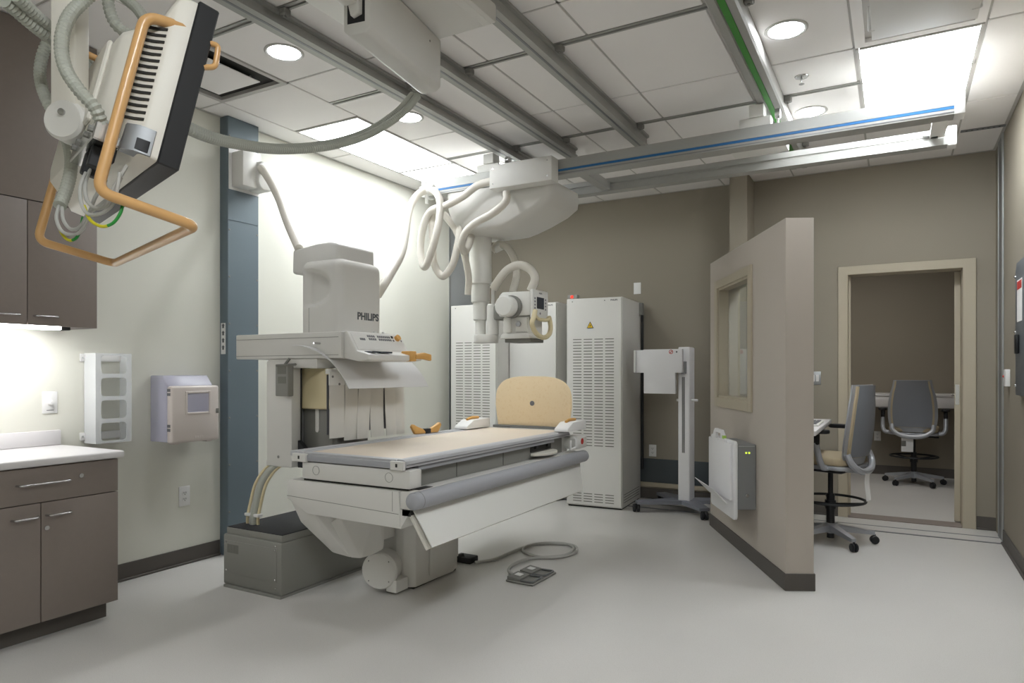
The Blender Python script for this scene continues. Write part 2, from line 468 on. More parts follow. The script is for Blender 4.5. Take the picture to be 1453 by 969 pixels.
# baseboards
def baseboard(name, pts):
    m = MB()
    for (x0, x1, y0, y1, ex, ey) in pts:
        m.box(x0, x1, y0, y1, 0.012, 0.105, 0.002, 1)
        m.box(x0 - (ex if ex < 0 else 0) * -1, x1 + (ex if ex > 0 else 0), y0 + (ey if ey < 0 else 0), y1 + (ey if ey > 0 else 0), 0, 0.014, 0.003, 1)
    return struct(m.build(name, 'base_vinyl'))
baseboard('baseboard_left', [(XL, XL + 0.008, YF, 3.12, 0.012, 0), (XL, XL + 0.008, 3.40, 5.9, 0.012, 0)])
baseboard('baseboard_right', [(XR - 0.008, XR, YF, 6.15, -0.012, 0)])
baseboard('baseboard_back', [(XL, -1.294, YB - 0.008, YB, 0, -0.012), (-1.142, -0.436, YB - 0.008, YB, 0, -0.012), (0.57, XR, YB - 0.008, YB, 0, -0.012)])
# low blue-grey band with a tan rail on the back wall
t = MB().box(-2.9, -1.30, YB - 0.014, YB, 0.165, 0.40, 0.003, 1).build('trim_1', 'blue_vinyl'); struct(t)
t = MB().box(-2.9, -1.30, YB - 0.022, YB, 0.12, 0.163, 0.004, 1).build('trim_2', 'frame_tan'); struct(t)
# expansion joint covers: floor, left wall, right wall
t = MB().box(XL + 0.02, XR - 0.005, 6.125, 6.15, 0, 0.004).box(XL + 0.02, XR - 0.005, 6.33, 6.345, 0, 0.004).build('trim_3', 'aluminium_dark'); struct(t)
MB().box(XL + 0.02, XR - 0.005, 6.151, 6.329, 0, 0.002).build('joint_cover', 'floor_vinyl', t)
t = MB().box(XL, XL + 0.006, 5.91, 5.935, 0, CEIL - 0.001).box(XL, XL + 0.006, 6.34, 6.365, 0, CEIL - 0.001).build('trim_4', 'aluminium'); struct(t)
MB().box(XL, XL + 0.004, 5.936, 6.339, 0, CEIL - 0.001).build('joint_cover', 'joint_pale', t)
t = MB().box(XR - 0.012, XR, 6.15, 6.19, 0, CEIL - 0.001, 0.003, 1).box(XR - 0.008, XR, 6.40, 6.43, 0, CEIL - 0.001).build('trim_5', 'aluminium'); struct(t)
MB().box(XR - 0.005, XR, 6.19, 6.40, 0, CEIL - 0.001).build('joint_cover', 'aluminium_dark', t)

# ------------------------------------------------------------------ doorway with open door
dr = MB()
fw = 0.066
for x0, x1 in ((-0.37 - fw, -0.37 + 0.012), (0.49 - 0.012, 0.49 + fw + 0.014)):
    dr.box(x0, x1, YB - 0.02, YB + 0.18, 0, 2.185, 0.004, 1)
dr.box(-0.37 - fw, 0.49 + fw + 0.014, YB - 0.0195, YB + 0.1795, 2.11, 2.1855, 0.004, 1)
dr.box(-0.358, -0.34, YB + 0.06, YB + 0.075, 0, 2.11)
door = struct(dr.build('door_1', 'frame_tan'))
MB().box(-0.357, 0.477, YB - 0.02, YB + 0.18, 0, 0.006).build('threshold', 'laminate', door)
LM = Matrix.Translation((0.434, YB + 0.19, 0)) @ Matrix.Rotation(R(-6), 4, 'Z')
leaf = MB().box(0, 0.044, 0, 0.86, 0.012, 2.105, 0.002, 1, M=LM).build('door_leaf', 'frame_tan', door)
MB().box(0.008, 0.036, -0.003, 0.001, 0.99, 1.16, M=LM).build('lock_plate', 'steel', leaf)
h = MB(); h.cyl((0.0, 0.78, 1.05), (-0.04, 0.78, 1.05), 0.012, 12, M=LM); h.box(-0.05, -0.036, 0.67, 0.79, 1.04, 1.06, 0.005, M=LM)
h.build('door_handle', 'steel', leaf)
for z in (0.25, 1.05, 1.85):
    MB().cyl((0.052, -0.004, z), (0.052, -0.004, z + 0.1), 0.008, 10, M=LM).build('hinge', 'steel', leaf)

# ------------------------------------------------------------------ suspended ceiling
CX = [XL, -3.85, -3.24, -2.63, -2.02, -1.41, -0.80, -0.195, 0.405, XR]
CH = [1.14, 2.34, 3.33, 4.67, 5.65]                 # metal channels across the ceiling
SP = {i: [YF, -0.68, 0.53, 1.14, 1.74, 2.34, 2.955, 3.33, 4.16, 4.67, 5.37, 5.65, YB] for i in range(9)}
SP[0] = [YF, -0.68, 0.53, 1.74, 2.965, 4.18, 5.38, YB]
SP[8] = [YF, -0.68, 0.53, 1.74, 2.955, 4.15, 5.35, 5.98, YB]
SP[1] = [YF, -0.68, 0.53, 1.14, 1.74, 2.355, 2.965, 3.58, 4.775, 5.26, 5.98, YB]
SP[7] = [YF, -0.68, 0.53, 1.14, 1.74, 2.34, 2.955, 3.50, 4.17, 5.24, 5.65, YB]
SKIP = {(1, 5), (1, 7), (1, 8), (7, 7), (7, 8), (7, 1)}
gr = MB()
tile_cache = {}
for i in range(9):
    x0, x1 = CX[i], CX[i + 1]
    ys = SP[i]
    for k in range(len(ys) - 1):
        y0, y1 = ys[k], ys[k + 1]
        a = 0.0245 if (1 < i < 8 and y0 in CH) else 0.0075
        b = 0.0245 if (1 < i < 8 and y1 in CH) else 0.0075
        if k: gr.box(x0, x1, y0 - 0.011, y0 + 0.011, CEIL + 0.006, CEIL + 0.02)
        if (i, k) in SKIP: continue
        w = x1 - x0 - 0.013; d = y1 - y0 - a - b
        key = (round(w, 3), round(d, 3))
        cx_, cy_ = (x0 + x1) / 2, (y0 + a + y1 - b) / 2
        if key not in tile_cache:
            o = MB().box(-w / 2, w / 2, -d / 2, d / 2, 0, 0.022, 0.0025, 1).build('ceiling_tile', 'tile_white', ceiling)
            tile_cache[key] = o.data
        else:
            o = bpy.data.objects.new('ceiling_tile', tile_cache[key]); COL.objects.link(o); o.parent = ceiling
        o.location = (cx_, cy_, CEIL)
    if i: gr.box(x0 - 0.011, x0 + 0.011, YF, YB, CEIL + 0.006, CEIL + 0.0195)
gr.build('ceiling_grid', 'grid_white', ceiling)
for y in CH:
    m = MB()
    for s_ in (-1, 1):
        m.box(-3.24, 0.40, y + s_ * 0.016 - 0.006, y + s_ * 0.016 + 0.006, CEIL - 0.004, CEIL + 0.03)
    c = m.build('ceiling_channel', 'rail_grey', ceiling)
    MB().box(-3.24, 0.40, y - 0.0105, y + 0.0105, CEIL + 0.018, CEIL + 0.025).build('channel_web', 'aluminium_dark', c)
t = MB()
for a_, b_ in ((XL, XL + 0.02), (XR - 0.02, XR)): t.box(a_, b_, YF, YB, CEIL - 0.003, CEIL - 0.0005)
t.box(XL + 0.021, XR - 0.021, YB - 0.02, YB - 0.0005, CEIL - 0.003, CEIL - 0.0005)
t.build('wall_angle', 'grid_white', ceiling)
t = MB().box(0.42, XR - 0.01, 5.955, 6.0, CEIL - 0.006, CEIL - 0.001).build('joint_strip', 'aluminium_dark', ceiling)
t = MB()
for k in range(7): t.box(0.45 + k * 0.033, 0.462 + k * 0.033, 5.97, 5.978, CEIL - 0.0075, CEIL - 0.0055)
t.build('joint_strip_slots', 'vent_dark', ceiling)

# ------------------------------------------------------------------ ceiling lights
def panel(label, x0, x1, y0, y1, lamp):
    c = ((x0 + x1) / 2, (y0 + y1) / 2, CEIL)
    t = thing('troffer_light', label, 'light', c)
    m = MB()
    for b in ((x0, x0 + 0.015, y0, y1), (x1 - 0.015, x1, y0, y1), (x0 + 0.016, x1 - 0.016, y0, y0 + 0.015), (x0 + 0.016, x1 - 0.016, y1 - 0.015, y1)):
        m.box(*b, CEIL - 0.004, CEIL + 0.02)
    m.build('frame', 'grid_white', t, True)
    pbox('diffuser', lamp, t, (x0 + 0.015, x1 - 0.015, y0 + 0.015, y1 - 0.015, CEIL + 0.002, CEIL + 0.012))
panel('long bright ceiling light panel above the white left wall', -3.842, -3.248, 3.587, 4.7747, 'lamp_left')
panel('shorter bright ceiling light panel at the far end of the long one', -3.842, -3.248, 4.7753, 5.253, 'lamp_left')
panel('bright square-ended ceiling light panel near the right wall above the bridge rail end', -0.187, 0.397, 4.178, 5.232, 'lamp_right')
panel('unseen ceiling light panel added for fill along the right wall behind the viewpoint', -0.187, 0.397, -0.67, 0.52, 'lamp_right')  # added panel out of view, gives fill from behind the camera

def downlight(x, y, label):
    t = thing('recessed_downlight', label, 'light', (x, y, CEIL), group='round recessed downlights')
    MB().lathe([(0.084, -0.001), (0.106, -0.001), (0.107, -0.004), (0.098, -0.009), (0.088, -0.007), (0.084, -0.001)], (x, y, CEIL), seg=40).build('trim_ring', 'grid_white', t, True)
    MB().lathe([(0.0, -0.0045), (0.085, -0.0045), (0.085, -0.001), (0.0, -0.001)], (x, y, CEIL), seg=40).build('lens', 'lamp_down', t, True)
downlight(-2.94, 2.66, 'round downlight nearest the hanging monitor beside the left ceiling rail')
downlight(-2.94, 3.76, 'round downlight beside the long ceiling light panel')
downlight(-2.955, 5.03, 'round downlight half hidden above the tube crane box')
downlight(-0.49, 3.755, 'round downlight between the green-striped rail and the air deflector')
downlight(-0.50, 5.02, 'round downlight just above the blue-striped bridge beam')

# fire sprinkler
t = thing('fire_sprinkler', 'small fire sprinkler in ceiling tile between two right downlights', 'sprinkler', (-0.487, 4.40, CEIL))
MB().lathe([(0.0, -0.001), (0.04, -0.001), (0.036, -0.006), (0.012, -0.008), (0.0, -0.008)], (-0.487, 4.40, CEIL), seg=24).build('escutcheon', 'steel', t, True)
m = MB().cyl((-0.487, 4.40, CEIL - 0.008), (-0.487, 4.40, CEIL - 0.03), 0.005, 8)
m.cyl((-0.487, 4.40, CEIL - 0.045), (-0.487, 4.40, CEIL - 0.047), 0.016, 12)
for s_ in (-1, 1): m.tube([(-0.487, 4.40 + 0.006 * s_, CEIL - 0.02), (-0.487, 4.40 + 0.012 * s_, CEIL - 0.034), (-0.487, 4.40 + 0.003 * s_, CEIL - 0.046)], 0.002, 6, 4)
m.build('head', 'steel', t, True)

# plaque diffuser at the left
t = thing('plaque_diffuser', 'square ceiling air diffuser with dark gap beside hanging monitor', 'air vent', (-3.545, 2.66, CEIL))
m = MB()
x0, x1, y0, y1 = -3.845, -3.245, 2.36, 2.96
for b in ((x0, x0 + 0.03, y0, y1), (x1 - 0.03, x1, y0, y1), (x0 + 0.03, x1 - 0.03, y0, y0 + 0.03), (x0 + 0.03, x1 - 0.03, y1 - 0.03, y1)):
    m.box(*b, CEIL - 0.004, CEIL + 0.02)
m.build('frame', 'grid_white', t, True)
pbox('duct_back', 'vent_dark', t, (x0 + 0.03, x1 - 0.03, y0 + 0.03, y1 - 0.03, CEIL + 0.022, CEIL + 0.03))
pbox('plaque', 'tile_white', t, (x0 + 0.11, x1 - 0.11, y0 + 0.11, y1 - 0.11, CEIL - 0.012, CEIL - 0.006), 0.002)
m = MB()
for sx in (-0.15, 0.15):
    for sy in (-0.15, 0.15): m.cyl((-3.545 + sx, 2.66 + sy, CEIL - 0.006), (-3.545 + sx, 2.66 + sy, CEIL + 0.022), 0.006, 8)
m.build('hanger', 'grid_white', t, True)

# air deflector near right wall
t = thing('air_deflector', 'flat white air deflector plate hung under right ceiling vent', 'air vent', (0.105, 3.80, CEIL))
x0, x1, y0, y1 = -0.19, 0.40, 3.507, 4.163
m = MB()
for b in ((x0, x0 + 0.05, y0, y1), (x1 - 0.05, x1, y0, y1), (x0 + 0.05, x1 - 0.05, y0, y0 + 0.05), (x0 + 0.05, x1 - 0.05, y1 - 0.05, y1)):
    m.box(*b, CEIL - 0.002, CEIL + 0.02)
m.build('vent_frame', 'tile_white', t, True)
m = MB().box(x0 + 0.05, x1 - 0.05, y0 + 0.05, y1 - 0.05, CEIL + 0.02, CEIL + 0.03)
m.build('vent_core', 'grid_white', t, True)
pbox('plate', 'white_plastic', t, (-0.10, 0.335, 3.15, 3.83, 2.915, 2.92), 0.002)
for x in (-0.115, 0.335):
    for y in (3.25, 3.72):
        m = MB().tube(fillet([(x + 0.004, y, CEIL), (x + 0.004, y, 2.93), (x + 0.006, y, 2.918), (x + 0.03 * (1 if x < 0 else -1), y, 2.918)], 0.01), 0.006, 6, smooth=False)
        m.build('hook', 'white_plastic', t, True)

# ------------------------------------------------------------------ ceiling rails
def rail(label, x0, x1, y0, y1, zb, kind):
    t = thing('overhead_rail', label, 'rail', ((x0 + x1) / 2, y0, zb), group='overhead crane rails')
    z1 = CEIL - 0.004
    w = x1 - x0
    if kind == 'plain':
        MB().prism([(x0, zb), (x1, zb), (x1, zb + 0.018), (x1 - w * 0.2, zb + 0.024), (x1 - w * 0.2, z1 - 0.022), (x1, z1 - 0.016), (x1, z1), (x0, z1), (x0, z1 - 0.016), (x0 + w * 0.2, z1 - 0.022), (x0 + w * 0.2, zb + 0.024), (x0, zb + 0.018)], 'y', y0, y1).build('rail_profile', 'rail_grey', t, True, ang=20)
        MB().box(x0 + w * 0.42, x0 + w * 0.58, y0, y1, zb - 0.0015, zb).build('rail_slot', 'aluminium_dark', t, True)
    else:
        MB().prism([(x0, zb + 0.01), (x0 + 0.01, zb), (x0 + w * 0.33, zb), (x0 + w * 0.36, zb + 0.012), (x0 + w * 0.64, zb + 0.012), (x0 + w * 0.67, zb), (x1 - 0.01, zb), (x1, zb + 0.01), (x1, z1), (x0, z1)], 'y', y0, y1).build('rail_profile', 'rail_grey', t, True, ang=20)
        MB().box(x0 + w * 0.38, x0 + w * 0.62, y0, y1, zb + 0.008, zb + 0.0115).build('green_strip', 'stripe_green', t, True)
    for y in CH:
        if y0 < y < y1 - 0.05:
            m = MB().box(x1 + 0.001, x1 + 0.045, y - 0.022, y + 0.022, CEIL - 0.04, CEIL - 0.006, 0.006, 1)
            m.cyl((x1 + 0.022, y, CEIL - 0.047), (x1 + 0.022, y, CEIL - 0.04), 0.008, 8)
            m.build('clamp', 'under_grey', t, True)
    return t
rail('grey ceiling rail nearest the white left wall', -2.70, -2.605, -1.2, 5.45, 2.955, 'plain')
rail('grey ceiling rail between the monitor arm box and the longest dark rail', -2.265, -2.18, -1.2, 4.93, 2.955, 'plain')
rail('wide dark grey ceiling rail in the middle of the ceiling', -1.685, -1.60, -1.2, 4.93, 2.94, 'plain')
rail('ceiling rail with a bright green stripe', -0.755, -0.62, -1.2, 6.05, 2.94, 'green')

# ------------------------------------------------------------------ crane bridge across the rails
t = thing('crane_bridge', 'silver double-beam crane bridge with blue stripe under ceiling rails', 'crane bridge', (-1.5, 4.78, 2.68))
BX0, BX1 = -3.30, 0.285
b = MB().prism([(4.45, 2.685), (4.55, 2.685), (4.55, 2.80), (4.45, 2.80), (4.45, 2.731), (4.457, 2.731), (4.457, 2.713), (4.45, 2.713)], 'x', BX0, BX1).build('near_beam', 'rail_grey', t, True, ang=20)
MB().box(BX0 + 0.002, BX1 - 0.002, 4.4495, 4.4568, 2.715, 2.729).build('blue_stripe', 'stripe_blue', b, True)
MB().box(BX0, BX1, 4.4485, 4.45, 2.694, 2.699).build('groove', 'aluminium_dark', b, True)
b = MB().prism([(5.04, 2.69), (5.13, 2.69), (5.13, 2.79), (5.04, 2.79), (5.04, 2.752), (5.048, 2.748), (5.048, 2.738), (5.04, 2.734)], 'x', BX0, BX1).build('far_beam', 'rail_grey', t, True, ang=20)
for x0, x1, nm in ((BX1, BX1 + 0.05, 'end_cap'), (BX0 - 0.04, BX0, 'end_cap')):
    MB().box(x0, x1, 4.44, 4.56, 2.68, 2.81, 0.006).build(nm, 'white_plastic', t, True)
    MB().box(x0, x1, 5.03, 5.14, 2.68, 2.80, 0.006).build(nm, 'white_plastic', t, True)
MB().box(0.19, 0.27, 4.56, 5.03, 2.735, 2.75).build('end_plate', 'machine_light', t, True)
MB().box(-2.02, -1.95, 4.55, 5.04, 2.70, 2.76).build('cross_tie', 'rail_grey', t, True)
m = MB().box(0.19, 0.24, 4.99, 5.035, 2.735, 2.785, 0.006).box(0.15, 0.19, 5.0, 5.03, 2.745, 2.775, 0.004)
m.build('stop_buffer', 'steel', t, True)
m = MB().box(-3.30, -3.20, 4.36, 4.448, 2.68, 2.74, 0.006).cyl((-3.24, 4.38, 2.60), (-3.24, 4.38, 2.68), 0.014, 10)
m.cyl((-3.28, 4.38, 2.707), (-3.17, 4.38, 2.707), 0.036, 14)
m.build('hose_clip', 'machine_light', t, True)
for x in (-0.69, -2.65):                                     # trolleys on the rails
    m = MB().box(x - 0.17, x + 0.02, 4.46, 4.54, 2.801, 2.86, 0.004, 1).box(x - 0.11, x - 0.02, 4.45, 4.55, 2.861, 2.938, 0.004, 1)
    m.build('trolley', 'machine_light', t, True)
    m = MB().box(x - 0.30, x + 0.06, 4.60, 4.98, 2.775, 2.83, 0.006).box(x - 0.18, x - 0.06, 4.58, 4.70, 2.755, 2.776)
    m.build('trolley_plate', 'machine_light', t, True)
    for y in (4.57, 4.93):
        m = MB().cyl((x + 0.03, y, 2.90), (x + 0.06, y, 2.90), 0.03, 14).cyl((x + 0.045, y, 2.83), (x + 0.045, y, 2.93), 0.008, 8)
        m.build('roller', 'steel', t, True)

# ------------------------------------------------------------------ ceiling-hung x-ray tube crane
t = thing('xray_tube_crane', 'white ceiling-hung x-ray tube on telescopic column with looping hoses', 'x-ray tube', (-2.97, 4.75, 1.49))
# hull: section in X-Z with sloped ends, lofted with rounded corners
def hull_ring(z, x0, x1, y0, y1, r):
    return [Vector((x, y, z)) for x, y in rrect(x1 - x0, y1 - y0, r, 8, (x0 + x1) / 2, (y0 + y1) / 2)]
rings = [hull_ring(2.683, -3.12, -2.20, 4.46, 5.02, 0.05), hull_ring(2.62, -3.12, -2.195, 4.46, 5.03, 0.06), hull_ring(2.56, -3.12, -2.20, 4.46, 5.03, 0.07),
         hull_ring(2.50, -3.115, -2.27, 4.47, 5.02, 0.09), hull_ring(2.44, -3.11, -2.40, 4.48, 5.01, 0.10), hull_ring(2.40, -3.10, -2.50, 4.49, 5.0, 0.11),
         hull_ring(2.375, -3.08, -2.57, 4.51, 4.98, 0.11), hull_ring(2.365, -3.05, -2.63, 4.54, 4.95, 0.10)]
MB().rings(rings).build('housing', 'machine', t, True, ang=50)
m = MB().box(-2.63, -2.115, 4.33, 4.443, 2.625, 2.80, 0.006)
bx = m.build('cover_box', 'machine', t, True)
m = MB()
for x in (-2.60, -2.15):
    for z in (2.66, 2.77): m.cyl((x, 4.329, z), (x, 4.331, z), 0.006, 8)
m.build('screws', 'steel', bx, True)
cx_, cy_ = -2.97, 4.75
for (z0, z1, r) in ((1.985, 2.365, 0.092), (1.835, 1.985, 0.076), (1.69, 1.835, 0.060), (1.56, 1.69, 0.045)):
    MB().lathe([(0.0, z0), (r - 0.006, z0), (r, z0 + 0.006), (r, z1), (0, z1)], (cx_, cy_, 0), seg=36).build('column_section', 'machine_light', t, True)
MB().prism(rrect(0.21, 0.13, 0.062, 8, -2.905, 4.735), 'z', 1.50, 1.57, 0.008).build('column_foot', 'machine', t, True)
m = MB().lathe([(0, 1.57), (0.05, 1.57), (0.05, 1.80), (0.045, 1.81), (0, 1.81)], (-2.845, 4.74, 0), seg=28)
m.cyl((-2.845, 4.74, 1.81), (-2.845, 4.74, 1.99), 0.014, 12).cyl((-2.845, 4.74, 1.95), (-2.845, 4.74, 1.98), 0.02, 12)
m.build('pivot_post', 'machine', t, True)
MB().box(-2.80, -2.70, 4.66, 4.82, 1.68, 1.80, 0.02).build('pivot_arm', 'under_grey', t, True)
# tube head
hd = MB().prism([(-2.71, 1.70), (-2.43, 1.70), (-2.43, 1.885), (-2.68, 1.89), (-2.71, 1.86)], 'y', 4.60, 4.86, 0.012).build('tube_head', 'machine_light', t, True)
m = MB().lathe([(0, 0), (0.070, 0.0), (0.080, 0.012), (0.080, 0.115), (0, 0.115)], (-2.60, 4.485, 1.77), (0, 1, 0), 36)
m.build('tube_end_cap', 'machine_light', hd, True)
MB().lathe([(0, 0), (0.088, 0.0), (0.088, 0.03), (0, 0.03)], (-2.585, 4.572, 1.77), (0, 1, 0), 36).build('end_cap_ring', 'under_grey', hd, True)
pn = MB().box(-2.43, -2.405, 4.60, 4.86, 1.68, 1.90, 0.006).build('control_panel', 'machine_light', t, True)
pbox('display', 'screen', pn, (-2.4055, -2.4035, 4.665, 4.785, 1.755, 1.845))
m = MB()
for k in range(4):
    m.box(-2.4055, -2.4035, 4.625, 4.642, 1.75 + k * 0.025, 1.764 + k * 0.025)
    m.box(-2.4055, -2.4035, 4.805, 4.822, 1.75 + k * 0.025, 1.764 + k * 0.025)
m.cyl((-2.4055, 4.72, 1.72), (-2.4025, 4.72, 1.72), 0.009, 12)
m.build('buttons', 'button_grey', pn, True)
text_mesh('lettering', 'PHILIPS', 0.017, 'text_grey', t, axes((-2.4045, 4.70, 1.87), (0, 1, 0), (0, 0, 1)))
hx = -2.385
hp = [(hx, 4.60, 1.735), (hx, 4.575, 1.68), (hx, 4.545, 1.635), (hx, 4.58, 1.585), (hx, 4.66, 1.545), (hx, 4.76, 1.535), (hx, 4.845, 1.57), (hx, 4.865, 1.62), (hx, 4.845, 1.68), (hx, 4.83, 1.70)]
h = MB().tube(hp, 0.019, 10, 6)
h.tube([(hx, 4.59, 1.70), (hx, 4.64, 1.675), (hx, 4.72, 1.67), (hx, 4.80, 1.675), (hx, 4.845, 1.695)], 0.014, 10, 6)
h.build('steering_handle', 'cream', t, True)
co = MB().box(-2.68, -2.45, 4.62, 4.85, 1.56, 1.695, 0.01)
co.prism([(-2.70, 1.525), (-2.43, 1.525), (-2.45, 1.565), (-2.68, 1.565)], 'y', 4.60, 4.87, 0.005)
co = co.build('collimator', 'machine', t, True)
MB().box(-2.645, -2.60, 4.60, 4.625, 1.57, 1.69, 0.008).box(-2.56, -2.46, 4.605, 4.625, 1.575, 1.685, 0.006).build('collimator_cover', 'machine', co, True)
MB().cyl((-2.53, 4.59, 1.635), (-2.53, 4.606, 1.635), 0.02, 18).build('knob', 'bumper_grey', co, True)
MB().box(-2.67, -2.44, 4.63, 4.85, 1.497, 1.524, 0.003, 1).build('filter_rail', 'under_grey', co, True)
for nm, P_, r in (('HOSE_A', HOSE_A, 0.029), ('HOSE_B', HOSE_B, 0.029), ('HOSE_C', HOSE_C, 0.028), ('HOSE_D', HOSE_D, 0.029), ('HOSE_E', HOSE_E, 0.033), ('HOSE_F', HOSE_F, 0.03)):
    MB().tube(P_, r, 14, 12).build('cable_hose', 'hose_white', t, True, ang=60)
m = MB()
m.cyl((HOSE_F[1][0] - 0.03, 4.88, 2.29), (HOSE_F[1][0] + 0.03, 4.88, 2.31), 0.036, 14)
m.cyl((HOSE_F[1][0] + 0.01, 4.88, 2.31), (HOSE_F[1][0] + 0.01, 4.88, 2.37), 0.004, 6)
m.build('hose_clamp', 'machine_light', t, True)

# ------------------------------------------------------------------ monitor suspension (carriage + swivel arm)
t = thing('suspension_carriage', 'beige ceiling carriage with boxy swivel arm and two grey hoses', 'ceiling arm', (-1.9, 2.2, 2.60))
m = MB().box(-2.20, -1.575, 1.2, 2.66, 2.85, 2.936, 0.012)
cv = m.build('carriage_cover', 'machine', t, True)
MB().prism([(-1.64, 2.849), (-1.60, 2.849), (-1.578, 2.87), (-1.578, 2.9)], 'y', 1.21, 2.65).build('cover_edge', 'machine', cv, True)
d_ = Vector((-0.152, 0.988, 0)).normalized(); r_ = Vector((d_.y, -d_.x, 0))
AM = axes((-1.85, 2.031, 2.60), r_, d_)                      # local x across, y along, z up
AM = Matrix(((r_.x, d_.x, 0, -1.912), (r_.y, d_.y, 0, 2.03), (0, 0, 1, 2.60), (0, 0, 0, 1)))
ab = MB().prism([(0.0, 0.02), (0.028, 0.0), (0.10, 0.0), (0.125, 0.02), (0.125, 0.245), (0.0, 0.245)], 'y', 0.0, 0.615, 0.008, M=AM).build('swivel_arm', 'machine', t, True)
MB().box(0.02, 0.10, -0.001, 0.004, 0.045, 0.22, 0.0, M=AM).build('arm_slot', 'black', ab, True)
MB().prism([(0.012, 0.22), (0.052, 0.06), (0.09, 0.072), (0.092, 0.23)], 'y', -0.03, -0.0012, 0.004, M=AM).build('arm_brake_lever', 'machine', ab, True)
m = MB()
for y in (0.12, 0.5): m.cyl((0.125, y, 0.19), (0.1265, y, 0.19), 0.005, 8, M=AM)
m.build('screws', 'under_grey', ab, True)
# second arm, towards the monitor post
p0 = Vector((-1.86, 2.02, 2.76)); p1 = Vector((-1.735, 0.93, 2.76))
dd = (p1 - p0); L_ = dd.length; dd.normalize(); rr_ = Vector((dd.y, -dd.x, 0))
A2 = Matrix(((rr_.x, dd.x, 0, p0.x), (rr_.y, dd.y, 0, p0.y), (0, 0, 1, p0.z), (0, 0, 0, 1)))
MB().box(-0.04, 0.04, 0.0, L_ + 0.05, -0.06, 0.07, 0.02, M=A2).build('lower_arm', 'machine', t, True)
for P_ in (HOSE_L1, HOSE_L2):
    MB().tube(P_, 0.0165, 12, 10, corr=(0.011, 0.2)).build('corrugated_hose', 'hose_grey', t, True, ang=15)

# ------------------------------------------------------------------ hanging monitor
C0 = Vector((-1.467, 1.011, 1.740))
Wd = Vector((-0.952, 0.305, 0)).normalized()
nn = Vector((0.305, 0.952, 0)).normalized()
ph = R(12.9)
Ud = Vector((0, 0, 1)) * math.cos(ph) + nn * math.sin(ph)
Nd = nn * math.cos(ph) - Vector((0, 0, 1)) * math.sin(ph)
Bd = -Nd
MM = Matrix(((Wd.x, Bd.x, Ud.x, C0.x), (Wd.y, Bd.y, Ud.y, C0.y), (Wd.z, Bd.z, Ud.z, C0.z), (0, 0, 0, 1)))   # x across, y backwards, z up
t = thing('hanging_monitor', 'large grey display seen from behind hanging at upper left with beige tube handles', 'monitor', M=Matrix.Translation(C0))
MW, MH = 0.78, 0.42
MB().box(0, MW, 0, 0.048, 0, MH, 0.003, 1, M=MM).build('bezel', 'black', t, True)
MB().box(0.03, MW - 0.03, -0.001, 0.0005, 0.03, MH - 0.03, M=MM).build('screen', 'screen', t, True)
def mring(y, x0, x1, z0, z1, r):
    return [MM @ Vector((x, y, z)) for x, z in rrect(x1 - x0, z1 - z0, r, 6, (x0 + x1) / 2, (z0 + z1) / 2)]
cs = MB().rings([mring(0.049, 0.004, MW - 0.004, 0.004, MH - 0.004, 0.01), mring(0.085, 0.006, MW - 0.006, 0.006, MH - 0.006, 0.012), mring(0.095, 0.012, MW - 0.012, 0.012, MH - 0.03, 0.02),
                 mring(0.11, 0.03, MW - 0.03, 0.02, MH - 0.085, 0.03), mring(0.14, 0.055, MW - 0.055, 0.035, MH - 0.10, 0.03), mring(0.165, 0.08, MW - 0.08, 0.05, MH - 0.115, 0.03), mring(0.172, 0.10, MW - 0.10, 0.07, MH - 0.13, 0.03)])
cs = cs.build('casing', 'offwhite_plastic', t, True, ang=30)
m = MB()                                                     # ventilation slots along the sides of the casing
for k in range(15):
    z = 0.085 + k * 0.0163
    for sx, x_ in ((1, 0.0), (-1, MW)):
        m.prism([(x_ + sx * 0.011, 0.094), (x_ + sx * 0.0095, 0.0955), (x_ + sx * 0.0275, 0.1115), (x_ + sx * 0.051, 0.1415), (x_ + sx * 0.054, 0.1395), (x_ + sx * 0.0305, 0.109)], 'z', z, z + 0.0062, M=MM)
s_ = m.build('vent_slots', 'vent_dark', cs, True); s_['kind'] = 'stuff'
rb = MB().prism([(0.004, 0.064), (0.0005, 0.066), (0.0045, 0.10), (0.024, 0.122), (0.05, 0.122), (0.05, 0.064)], 'z', 0.008, 0.07, M=MM).build('connector_recess', 'aluminium_dark', t, True)
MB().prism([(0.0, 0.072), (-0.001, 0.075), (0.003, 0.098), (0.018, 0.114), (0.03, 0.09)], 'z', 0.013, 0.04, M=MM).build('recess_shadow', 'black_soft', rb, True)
cb = MB().box(0.05, 0.30, 0.118, 0.176, 0.015, 0.062, 0.003, 1, M=MM).build('connector_bay', 'steel', t, True)
m = MB().box(0.09, 0.115, 0.125, 0.165, -0.035, 0.014, 0.003, 1, M=MM).box(0.15, 0.175, 0.125, 0.165, -0.04, 0.014, 0.003, 1, M=MM).box(0.06, 0.078, 0.12, 0.14, -0.02, 0.014, 0.002, 1, M=MM)
m.build('plugs', 'black_soft', cb, True)
for x in (0.07, 0.12, 0.20, 0.25): MB().cyl(MM @ Vector((x, 0.176, 0.04)), MM @ Vector((x, 0.185, 0.04)), 0.008, 8).build('socket', 'under_grey', cb, True)
